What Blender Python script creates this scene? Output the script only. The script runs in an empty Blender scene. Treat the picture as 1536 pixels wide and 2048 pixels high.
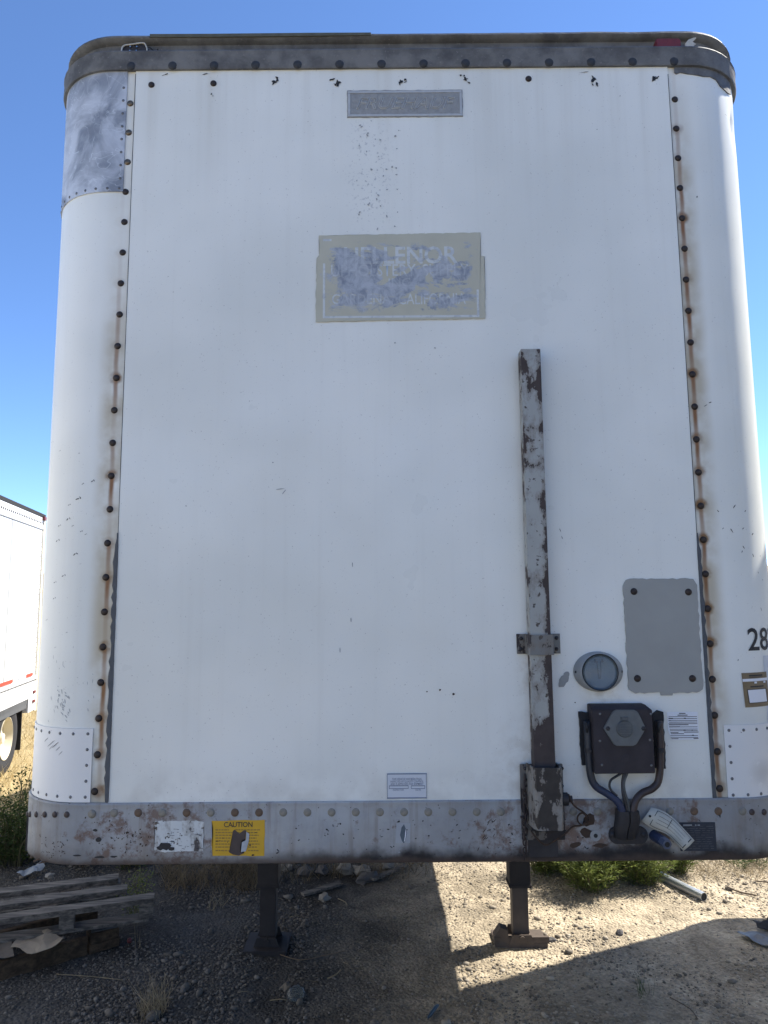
import bpy, bmesh, math, random
import numpy as np
from mathutils import Matrix, Vector, noise as mnoise

R_ = math.radians
scene = bpy.context.scene
C = scene.collection

# ---------------------------------------------------------------- camera
FPX, PITCH, ROLL, CAMH, DIST = 1420.0, R_(7.1), R_(0.47), 2.11, 2.36
cam_d = bpy.data.cameras.new('camera')
cam = bpy.data.objects.new('camera', cam_d); C.objects.link(cam)
cam_d.sensor_fit = 'VERTICAL'; cam_d.sensor_height = 24.0
cam_d.lens = FPX / 2048.0 * 24.0
cam_d.clip_start = 0.05; cam_d.clip_end = 6000
cam.matrix_world = (Matrix.Translation((0, -DIST, CAMH)) @ Matrix.Rotation(R_(90) + PITCH, 4, 'X')
                    @ Matrix.Rotation(-ROLL, 4, 'Z'))
scene.camera = cam

# ---------------------------------------------------------------- sky and sun
SUN = Vector((0.767, 0.368, 1.0)).normalized()
world = bpy.data.worlds.new('World'); scene.world = world; world.use_nodes = True
wn = world.node_tree.nodes; wl = world.node_tree.links
bg = wn['Background']
sky = wn.new('ShaderNodeTexSky'); sky.sky_type = 'NISHITA'; sky.sun_disc = False
sky.sun_elevation = math.asin(SUN.z); sky.sun_rotation = math.atan2(SUN.x, SUN.y)
sky.air_density = 0.7; sky.dust_density = 0.0; sky.ozone_density = 7.5; sky.altitude = 500
wl.new(sky.outputs[0], bg.inputs[0]); bg.inputs[1].default_value = 0.13
sun_d = bpy.data.lights.new('sun', 'SUN'); sun_d.energy = 5.0; sun_d.angle = R_(0.53); sun_d.color = (1.0, 0.945, 0.86)
sun = bpy.data.objects.new('sun', sun_d); C.objects.link(sun)
sun.rotation_euler = SUN.to_track_quat('Z', 'Y').to_euler(); sun.location = (8, 4, 12)
vs = scene.view_settings
vs.view_transform = 'Standard'; vs.look = 'None'; vs.gamma = 1.0; vs.use_curve_mapping = False
vs.exposure = 1.2
scene.render.engine = 'CYCLES'
scene.cycles.use_denoising = True
scene.cycles.max_bounces = 8; scene.cycles.transparent_max_bounces = 12

rnd = random.Random(7)

# ---------------------------------------------------------------- survey: photo measurements to places on the trailer or ground
def ray(px, py):
    x = (px - 768) / FPX; y = (1024 - py) / FPX
    c, s = math.cos(ROLL), math.sin(ROLL)
    x, y = x * c + y * s, -x * s + y * c
    return Vector((x, math.cos(PITCH) - math.sin(PITCH) * y, math.sin(PITCH) + math.cos(PITCH) * y))
def F(px, py, Y=0.0):
    r = ray(px, py); t = (Y + DIST) / r.y
    return Vector((r.x * t, Y, CAMH + r.z * t))
def G(px, py, z=0.0):
    r = ray(px, py); t = (z - CAMH) / r.z
    return Vector((r.x * t, r.y * t - DIST, z))

# ---------------------------------------------------------------- materials
def lin(c):
    return tuple((v / 255 / 12.92 if v / 255 <= 0.04045 else ((v / 255 + 0.055) / 1.055) ** 2.4) for v in c)
class NT:
    def __init__(self, name, rough=0.6, metal=0.0, spec=0.5):
        self.m = bpy.data.materials.new(name); self.m.use_nodes = True
        self.t = self.m.node_tree; self.b = self.t.nodes['Principled BSDF']
        self.b.inputs['Roughness'].default_value = rough; self.b.inputs['Metallic'].default_value = metal
        self.b.inputs['Specular IOR Level'].default_value = spec
        self.co = None
    def n(self, kind): return self.t.nodes.new('ShaderNode' + kind)
    def put(self, sock, v):
        if v is None: return
        if isinstance(v, bpy.types.NodeSocket): self.t.links.new(v, sock)
        elif isinstance(v, (tuple, list)):
            sock.default_value = (*v, 1.0) if (len(v) == 3 and sock.type == 'RGBA') else v
        else: sock.default_value = v
    def coord(self):
        if self.co is None: self.co = self.n('TexCoord').outputs['Object']
        return self.co
    def scaled(self, sx, sy, sz, off=(0, 0, 0)):
        mp = self.n('Mapping'); self.put(mp.inputs[0], self.coord())
        mp.inputs['Scale'].default_value = (sx, sy, sz); mp.inputs['Location'].default_value = off
        return mp.outputs[0]
    def noise(self, scale, detail=4, rough=0.55, vec=None, dist=0.0):
        t = self.n('TexNoise'); self.put(t.inputs['Vector'], vec or self.coord())
        t.inputs['Scale'].default_value = scale; t.inputs['Detail'].default_value = detail
        t.inputs['Roughness'].default_value = rough; t.inputs['Distortion'].default_value = dist
        return t.outputs[0]
    def voronoi(self, scale, feat='F1', out='Distance', vec=None, rand=1.0):
        t = self.n('TexVoronoi'); t.feature = feat; self.put(t.inputs['Vector'], vec or self.coord())
        t.inputs['Scale'].default_value = scale; t.inputs['Randomness'].default_value = rand
        return t.outputs[out]
    def xyz(self):
        s = self.n('SeparateXYZ'); self.put(s.inputs[0], self.coord()); return s.outputs
    def math(self, op, a, b=None, c=None, clamp=False):
        t = self.n('Math'); t.operation = op; t.use_clamp = clamp
        self.put(t.inputs[0], a); self.put(t.inputs[1], b); self.put(t.inputs[2], c)
        return t.outputs[0]
    def step(self, v, lo, hi, a=0.0, b=1.0):
        t = self.n('MapRange'); t.interpolation_type = 'SMOOTHSTEP'
        self.put(t.inputs[0], v); t.inputs[1].default_value = lo; t.inputs[2].default_value = hi
        t.inputs[3].default_value = a; t.inputs[4].default_value = b
        return t.outputs[0]
    def mix(self, f, a, b, mode='MIX'):
        t = self.n('Mix'); t.data_type = 'RGBA'; t.blend_type = mode
        self.put(t.inputs[0], f); self.put(t.inputs[6], a); self.put(t.inputs[7], b)
        return t.outputs[2]
    def mul(self, *a):
        r = a[0]
        for b in a[1:]: r = self.math('MULTIPLY', r, b)
        return r
    def blob(self, p, rad, stretch=(1, 1, 1)):
        """1 at p falling to 0 at rad"""
        v = self.n('VectorMath'); v.operation = 'SUBTRACT'; self.put(v.inputs[0], self.coord()); v.inputs[1].default_value = p
        w = self.n('VectorMath'); w.operation = 'MULTIPLY'; self.t.links.new(v.outputs[0], w.inputs[0]); w.inputs[1].default_value = stretch
        l = self.n('VectorMath'); l.operation = 'LENGTH'; self.t.links.new(w.outputs[0], l.inputs[0])
        return self.step(l.outputs['Value'], 0, rad, 1, 0)
    def col(self, c): self.put(self.b.inputs['Base Color'], c); return self
    def rough(self, v): self.put(self.b.inputs['Roughness'], v); return self
    def bump(self, h, strength=0.3, dist=0.01):
        t = self.n('Bump'); t.inputs['Strength'].default_value = strength; t.inputs['Distance'].default_value = dist
        self.put(t.inputs['Height'], h); self.t.links.new(t.outputs[0], self.b.inputs['Normal']); return self

def plain(name, col, rough=0.6, metal=0.0, var=0.25, scale=30, spec=0.5, bump=0.0):
    m = NT(name, rough, metal, spec)
    n = m.noise(scale, 5)
    d = tuple(v * (1 - var) for v in col); u = tuple(min(1, v * (1 + var)) for v in col)
    m.col(m.mix(n, d, u))
    if bump: m.bump(n, bump, 0.004)
    return m.m

WHITE = (0.74, 0.76, 0.76)
def white_base(m):
    big = m.noise(1.3, 3)
    c = m.mix(m.step(big, 0.3, 0.7), (0.745, 0.755, 0.70), (0.86, 0.865, 0.81))
    st = m.noise(1.0, 5, 0.6, m.scaled(26, 26, 0.8))
    c = m.mix(m.math('MULTIPLY', m.step(st, 0.5, 0.85), 0.13), c, (0.52, 0.50, 0.44))
    sp = m.noise(170, 2, 0.5)
    c = m.mix(m.math('MULTIPLY', m.step(sp, 0.70, 0.76), 0.5), c, (0.25, 0.24, 0.23))
    ch = m.noise(38, 3, 0.6)
    c = m.mix(m.step(ch, 0.775, 0.79), c, (0.12, 0.12, 0.125))
    return c

def mat_front():
    m = NT('front_panel_paint', 0.42, 0, 0.45)
    c = white_base(m)
    x, y, z = m.xyz()
    # weathering washed down from the top rail
    st = m.noise(1.0, 4, 0.6, m.scaled(14, 14, 0.45, (3, 0, 0)))
    top = m.step(z, 3.35, 4.02)
    c = m.mix(m.mul(m.step(st, 0.42, 0.75), top, 0.2), c, (0.45, 0.41, 0.32))
    # splash of tiny blisters below the nameplate
    bl = m.blob((-0.04, 0, 3.62), 0.28, (2.4, 1, 0.8))
    sp = m.noise(95, 2, 0.5)
    c = m.mix(m.mul(m.step(sp, 0.60, 0.66), bl, 0.55), c, (0.30, 0.31, 0.33))
    # road film near the nose rail and rust weeping below fittings
    low = m.math('MULTIPLY', m.step(z, 1.475, 1.62, 1, 0), m.step(m.noise(9, 4), 0.35, 0.65))
    c = m.mix(m.math('MULTIPLY', low, 0.35), c, (0.42, 0.40, 0.36))
    for p, r, st_, k in [((0.47, 0, 1.86), 0.10, (1.6, 1, 0.55), 0.35), ((0.70, 0, 1.80), 0.085, (1, 1, 0.9), 0.38),
                         ((0.77, 0, 1.66), 0.16, (0.8, 1, 0.8), 0.25), ((0.45, 0, 1.58), 0.16, (1, 1, 0.7), 0.3)]:
        c = m.mix(m.mul(m.blob(p, r, st_), m.step(m.noise(30, 4), 0.35, 0.7), k), c, (0.33, 0.26, 0.17))
    m.col(c)
    m.rough(m.step(m.noise(3, 4), 0.3, 0.7, 0.27, 0.46))
    m.bump(m.noise(1.7, 2), 0.25, 0.02)
    return m.m

def mat_corner(x0, z0, sp, name, young, seed, run=0.2):
    m = NT(name, 0.42, 0, 0.45)
    c = white_base(m)
    x, y, z = m.xyz()
    wob = m.math('MULTIPLY', m.math('SUBTRACT', m.noise(9, 3, 0.5, m.scaled(0.2, 0.2, 1)), 0.5), 0.010)
    d = m.math('ABSOLUTE', m.math('ADD', m.math('SUBTRACT', x, x0), wob))
    fr = m.math('FRACT', m.math('DIVIDE', m.math('SUBTRACT', z0 + 50 * sp, z), sp))  # 0 at a rivet, grows downward
    zz = m.math('MULTIPLY', m.math('SUBTRACT', m.math('ABSOLUTE', m.math('SUBTRACT', fr, 0.5)), 0.5), -sp)
    rr = m.math('SQRT', m.math('ADD', m.math('MULTIPLY', d, d), m.math('MULTIPLY', zz, zz)))
    idx = m.math('FLOOR', m.math('ADD', m.math('DIVIDE', m.math('SUBTRACT', z0 + 50 * sp, z), sp), 0.5))
    wn_ = m.n('TexWhiteNoise'); wn_.noise_dimensions = '1D'; m.put(wn_.inputs['W'], m.math('ADD', idx, seed)); rv = m.step(wn_.outputs[0], 0, 1, 0.25, 1.15)
    idx2 = m.math('FLOOR', m.math('DIVIDE', m.math('SUBTRACT', z0 + 50 * sp, z), sp))
    wn2 = m.n('TexWhiteNoise'); wn2.noise_dimensions = '1D'; m.put(wn2.inputs['W'], m.math('ADD', idx2, seed + 5.5)); sv_ = m.step(wn2.outputs[0], 0, 1, run, 1.25)
    age = m.math('ADD', m.math('MULTIPLY', m.step(z, young[0], young[1]), 0.9), 0.1)
    film = m.mul(m.step(d, 0.016, 0.070, 1, 0), m.step(m.noise(7, 4), 0.2, 0.62), m.math('ADD', m.math('MULTIPLY', age, 0.8), 0.1), 0.8)
    c = m.mix(film, c, (0.42, 0.34, 0.20))
    halo = m.mul(m.step(m.math('ADD', rr, m.math('MULTIPLY', m.math('SUBTRACT', m.noise(40, 4), 0.5), 0.018)), 0.011, 0.029, 1, 0), m.step(m.noise(24, 4), 0.2, 0.6), age, rv)
    c = m.mix(m.math('MULTIPLY', halo, 1.0, None, True), c, (0.24, 0.135, 0.055))
    streak = m.mul(m.step(d, 0.002, 0.012, 1, 0), m.step(m.noise(5, 3, 0.5, m.scaled(1, 1, 1.3)), 0.12, 0.42),
                   m.step(fr, 0.2, 1.0, 1.0, 0.6), age, sv_)
    c = m.mix(m.math('MULTIPLY', streak, 0.85, None, True), c, (0.25, 0.115, 0.04))
    low = m.math('MULTIPLY', m.step(z, 1.475, 1.95, 1, 0), m.step(m.noise(5, 5), 0.4, 0.7))
    c = m.mix(m.math('MULTIPLY', low, 0.3), c, (0.32, 0.33, 0.34))
    m.col(c)
    m.bump(m.noise(2.1, 2), 0.2, 0.02)
    return m.m

def mat_bare_patch():
    m = NT('weathered_aluminium_patch', 0.5, 0.15, 0.5)
    n = m.noise(5.5, 6, 0.6, None, 0.8); n2 = m.noise(16, 4)
    c = m.mix(m.step(n, 0.36, 0.64), (0.23, 0.25, 0.285), (0.62, 0.645, 0.68))
    c = m.mix(m.math('MULTIPLY', m.step(n2, 0.4, 0.7), 0.3), c, (0.35, 0.37, 0.40))
    w = m.noise(7, 2, 0.4, None, 2.5)
    line = m.math('ABSOLUTE', m.math('SUBTRACT', w, 0.5))
    c = m.mix(m.math('MULTIPLY', m.step(line, 0.0, 0.012, 1, 0), 0.5), c, (0.75, 0.78, 0.8))
    m.col(c); m.bump(m.noise(4, 2), 0.3, 0.02)
    return m.m

def mat_patch_white():
    m = NT('patch_plate_paint', 0.4)
    c = m.mix(m.noise(3, 3), (0.74, 0.74, 0.72), (0.80, 0.80, 0.78))
    sp = m.noise(60, 3)
    c = m.mix(m.step(sp, 0.72, 0.75), c, (0.2, 0.2, 0.21))
    x, y, z = m.xyz()
    c = m.mix(m.mul(m.blob((1.2, 0.05, 1.55), 0.075, (1, 1, 1.1)), m.step(m.noise(22, 5), 0.42, 0.46)), c, (0.42, 0.42, 0.40))
    m.col(c); return m.m

def mat_bottom_rail():
    m = NT('nose_rail_worn_paint', 0.5, 0.0, 0.5)
    x, y, z = m.xyz()
    n = m.noise(3.2, 5)
    c = m.mix(m.step(n, 0.3, 0.7), (0.275, 0.28, 0.28), (0.42, 0.43, 0.425))
    # the curved ends are bare dull metal
    ends = m.math('MAXIMUM', m.step(x, -0.86, -0.98), m.step(x, 1.02, 1.12))
    c = m.mix(m.math('MULTIPLY', ends, 0.8), c, (0.26, 0.265, 0.265))
    sc = m.noise(14, 6, 0.65)
    c = m.mix(m.math('MULTIPLY', m.step(sc, 0.52, 0.62), 0.5), c, (0.30, 0.31, 0.32))
    rz = m.math('MAXIMUM', m.blob((-0.72, 0, 1.37), 0.42, (1, 1, 1.6)), m.blob((0.62, 0, 1.36), 0.62, (1, 1, 1.4)))
    stain = m.mul(m.step(m.noise(6, 6, 0.7), 0.40, 0.66), m.step(z, 1.44, 1.33, 0.35, 1.0), 0.32)
    c = m.mix(stain, c, (0.22, 0.185, 0.15))
    rn = m.noise(17, 8, 0.72)
    rust = m.step(m.math('ADD', rn, m.math('MULTIPLY', rz, 0.17)), 0.59, 0.73)
    c = m.mix(m.math('MULTIPLY', rust, 0.8), c, m.mix(m.noise(50, 3), (0.10, 0.052, 0.032), (0.21, 0.12, 0.075)))
    sp = m.noise(75, 5, 0.6)
    c = m.mix(m.step(sp, 0.655, 0.69), c, (0.05, 0.042, 0.04))
    drip = m.noise(1.0, 4, 0.6, m.scaled(30, 30, 2.0))
    c = m.mix(m.mul(m.step(drip, 0.5, 0.75), 0.6), c, (0.19, 0.155, 0.125))
    wet = m.mul(m.step(m.noise(5, 6, 0.65), 0.46, 0.62), m.step(x, 0.25, 0.75), 0.40)
    c = m.mix(wet, c, (0.095, 0.085, 0.078))
    grime = m.math('ADD', z, m.math('MULTIPLY', m.math('SUBTRACT', m.noise(4.5, 5, 0.6), 0.5), 0.16))
    gx = m.math('MAXIMUM', m.step(x, -0.5, -0.1, 0.25, 1.0), 0.0)
    c = m.mix(m.mul(m.step(grime, 1.305, 1.352, 1, 0), gx), c, (0.014, 0.014, 0.017))
    edge = m.step(m.math('ADD', z, m.math('MULTIPLY', m.math('SUBTRACT', m.noise(12, 5), 0.5), 0.05)), 1.296, 1.318, 1, 0)
    c = m.mix(m.math('MULTIPLY', edge, 0.75), c, (0.085, 0.06, 0.048))
    m.col(c); m.rough(m.step(rn, 0.4, 0.6, 0.42, 0.75))
    m.bump(m.noise(3.1, 6, 0.6), 0.35, 0.012)
    return m.m

def mat_dark_rail():
    m = NT('oxidised_top_rail', 0.72, 0.0, 0.35)
    n = m.noise(9, 7, 0.65)
    c = m.mix(m.step(n, 0.3, 0.7), (0.080, 0.083, 0.090), (0.185, 0.19, 0.195))
    h = m.noise(2.0, 5)
    c = m.mix(m.math('MULTIPLY', m.step(h, 0.5, 0.75), 0.5), c, (0.14, 0.135, 0.125))
    sp = m.noise(80, 4)
    c = m.mix(m.math('MULTIPLY', m.step(sp, 0.62, 0.7), 0.6), c, (0.22, 0.22, 0.22))
    m.col(c); m.bump(m.noise(60, 5), 0.4, 0.004); return m.m

def mat_chipped(name, paint, rust, bias_z=None, amount=0.5, edge=None):
    m = NT(name, 0.6)
    x, y, z = m.xyz()
    n = m.noise(11, 6, 0.68, m.scaled(1, 1, 0.55))
    v = n
    if edge: v = m.math('ADD', v, m.math('MULTIPLY', m.step(m.math('ABSOLUTE', m.math('SUBTRACT', x, edge[0])), edge[1], edge[2]), 0.10))
    if bias_z: v = m.math('ADD', v, m.math('MULTIPLY', m.step(z, bias_z[0], bias_z[1]), bias_z[2]))
    mask = m.step(v, amount, amount + 0.025)
    p = m.mix(m.noise(7, 5), tuple(a * 0.72 for a in paint), tuple(min(1, a * 1.2) for a in paint))
    p = m.mix(m.step(m.noise(45, 4), 0.62, 0.66), p, (0.06, 0.05, 0.045))
    r = m.mix(m.noise(32, 5), tuple(a * 0.5 for a in rust), tuple(a * 1.5 for a in rust))
    bleed = m.math('MULTIPLY', m.step(v, amount - 0.09, amount + 0.01), 0.5)
    p = m.mix(bleed, p, m.mix(m.noise(18, 4), (0.10, 0.075, 0.055), (0.22, 0.18, 0.14)))
    m.col(m.mix(mask, p, r)); m.bump(m.math('SUBTRACT', m.noise(25, 5), m.math('MULTIPLY', mask, 0.5)), 0.5, 0.003)
    m.rough(m.step(mask, 0, 1, 0.45, 0.85))
    return m.m

def mat_sign(kind):
    """painted sign scraped back to bare metal; ground paint and lettering share the same scraping"""
    m = NT('sign_' + kind, 0.6)
    x, y, z = m.xyz()
    c0 = F(801, 554); hw_, hh_ = 0.262, 0.125
    ux = m.math('DIVIDE', m.math('ABSOLUTE', m.math('SUBTRACT', x, c0.x)), hw_); uz = m.math('DIVIDE', m.math('ABSOLUTE', m.math('SUBTRACT', z, c0.z)), hh_)
    inside = m.step(m.math('ADD', m.math('MAXIMUM', ux, uz), m.math('MULTIPLY', m.math('SUBTRACT', m.noise(16, 5, 0.7), 0.5), 0.9)), 0.98, 0.86)
    n = m.noise(7.5, 9, 0.7, m.scaled(0.7, 1, 1.5), 0.9)
    gr = m.noise(1.0, 3, 0.5, m.scaled(9, 9, 140))
    mask = m.mul(m.step(m.math('ADD', n, m.math('MULTIPLY', m.math('SUBTRACT', gr, 0.5), 0.10)), 0.455, 0.50), inside)
    bare = m.mix(m.step(m.noise(17, 6, 0.72, None, 0.8), 0.32, 0.62), (0.20, 0.23, 0.29), (0.44, 0.475, 0.53))
    if kind == 'ground':
        p = m.mix(m.noise(10, 5), (0.43, 0.42, 0.33), (0.56, 0.545, 0.44))
    else:
        p = m.mix(m.noise(30, 4), (0.52, 0.56, 0.56), (0.66, 0.69, 0.69))
        mask = m.math('MAXIMUM', mask, m.math('MULTIPLY', m.step(m.noise(45, 4), 0.50, 0.60), 0.6))
    m.col(m.mix(m.math('MULTIPLY', mask, 0.94 if kind == 'ground' else 0.72), p, bare)); return m.m

def mat_ground():
    m = NT('gravel_yard_ground', 0.95, 0, 0.15)
    x, y, z = m.xyz()
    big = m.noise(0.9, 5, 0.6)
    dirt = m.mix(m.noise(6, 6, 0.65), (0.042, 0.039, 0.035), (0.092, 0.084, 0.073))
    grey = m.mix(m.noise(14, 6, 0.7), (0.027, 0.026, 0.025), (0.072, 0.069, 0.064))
    # crushed grey stone left, dusty dirt right; coloured darker for shade, paler for sun
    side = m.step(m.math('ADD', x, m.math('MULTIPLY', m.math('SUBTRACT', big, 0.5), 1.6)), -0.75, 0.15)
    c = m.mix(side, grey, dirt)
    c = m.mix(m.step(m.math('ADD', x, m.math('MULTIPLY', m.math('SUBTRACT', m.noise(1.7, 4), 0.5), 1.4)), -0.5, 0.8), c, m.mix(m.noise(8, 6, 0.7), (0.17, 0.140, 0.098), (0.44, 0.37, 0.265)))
    # grains
    vo = m.voronoi(70, 'F1', 'Color'); sv = m.n('SeparateColor'); m.put(sv.inputs[0], vo)
    c = m.mix(0.5, c, m.mix(m.step(sv.outputs[0], 0.0, 1.0), (0.35, 0.35, 0.35), (1.0, 1.0, 1.0)), 'MULTIPLY')
    c = m.mix(1.0, c, (1.35, 1.35, 1.35), 'MULTIPLY')
    mod = m.step(m.noise(2.3, 6, 0.65, None, 0.6), 0.3, 0.7, 0.62, 1.3); cmb = m.n('CombineColor'); [m.put(cmb.inputs[i_], mod) for i_ in range(3)]
    c = m.mix(1.0, c, cmb.outputs[0], 'MULTIPLY')
    # dry straw coloured field away from the yard; behind camera paled to bounce light
    fl = m.math('MAXIMUM', m.step(y, -2.6, -4.5), m.math('MAXIMUM', m.step(m.math('ADD', y, m.math('MULTIPLY', big, 1.2)), 5.0, 6.6), m.step(x, -4.6, -6)))
    straw = m.mix(m.noise(5, 7, 0.7), (0.28, 0.21, 0.10), (0.56, 0.45, 0.25))
    c = m.mix(fl, c, straw)
    m.col(c)
    h = m.math('ADD', m.math('MULTIPLY', m.voronoi(55), -0.6), m.math('MULTIPLY', m.noise(20, 6), 0.9))
    m.bump(h, 0.9, 0.02); return m.m

def mat_stones():
    m = NT('crushed_stone', 0.9, 0, 0.25)
    g = m.n('NewGeometry').outputs['Random Per Island']
    x, y, z = m.xyz()
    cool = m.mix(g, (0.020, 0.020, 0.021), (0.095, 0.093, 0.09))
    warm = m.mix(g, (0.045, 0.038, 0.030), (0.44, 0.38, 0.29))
    c = m.mix(m.step(m.math('ADD', x, m.math('MULTIPLY', m.math('SUBTRACT', m.noise(1.7, 4), 0.5), 1.2)), -0.6, 0.9), cool, warm)  # stone colour also carries the shade on the left, the sun on the right
    c = m.mix(m.noise(80, 3), c, m.mix(0.5, c, (0.28, 0.24, 0.19)))
    m.col(c); return m.m

def mat_wood(name, a, b, axis=(2.5, 34, 34)):
    m = NT(name, 0.85, 0, 0.2)
    n = m.noise(1.0, 6, 0.65, m.scaled(*axis), 0.4)
    c = m.mix(m.step(n, 0.3, 0.7), a, b)
    c = m.mix(m.math('MULTIPLY', m.step(m.noise(9, 4), 0.5, 0.75), 0.5), c, tuple(v * 0.5 for v in a))
    m.col(c); m.bump(n, 0.5, 0.004); return m.m

def mat_leaf(name, a, b):
    m = NT(name, 0.6, 0, 0.3)
    g = m.n('NewGeometry').outputs['Random Per Island']
    m.col(m.mix(g, a, b))
    # leaves let some light through
    tr = m.n('BsdfTranslucent'); m.put(tr.inputs[0], m.mix(g, a, b))
    mx = m.n('MixShader'); mx.inputs[0].default_value = 0.42
    out = m.t.nodes['Material Output']
    m.t.links.new(m.b.outputs[0], mx.inputs[1]); m.t.links.new(tr.outputs[0], mx.inputs[2]); m.t.links.new(mx.outputs[0], out.inputs[0])
    return m.m

def mat_glass(name, col, rough=0.05):
    m = NT(name, rough); m.b.inputs['Transmission Weight'].default_value = 1.0; m.b.inputs['IOR'].default_value = 1.45
    m.b.inputs['Base Color'].default_value = (*col, 1); return m.m

def mat_hose():
    m = NT('blue_black_hose', 0.5)
    x, y, z = m.xyz()
    m.col(m.mix(m.mul(m.step(z, 1.56, 1.50), m.step(m.noise(12, 3), 0.3, 0.6)), m.mix(m.noise(20, 4), (0.018, 0.020, 0.026), (0.045, 0.05, 0.058)), (0.022, 0.033, 0.075))); return m.m
def mat_lens(name='clear_lens', k=0.28, col=(0.42, 0.46, 0.48)):
    m = NT(name, 0.08)
    tr = m.n('BsdfTransparent'); tr.inputs[0].default_value = (0.80, 0.86, 0.90, 1)
    m.col(col); mx = m.n('MixShader'); mx.inputs[0].default_value = k
    m.t.links.new(tr.outputs[0], mx.inputs[1]); m.t.links.new(m.b.outputs[0], mx.inputs[2]); m.t.links.new(mx.outputs[0], m.t.nodes['Material Output'].inputs[0])
    return m.m

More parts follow.
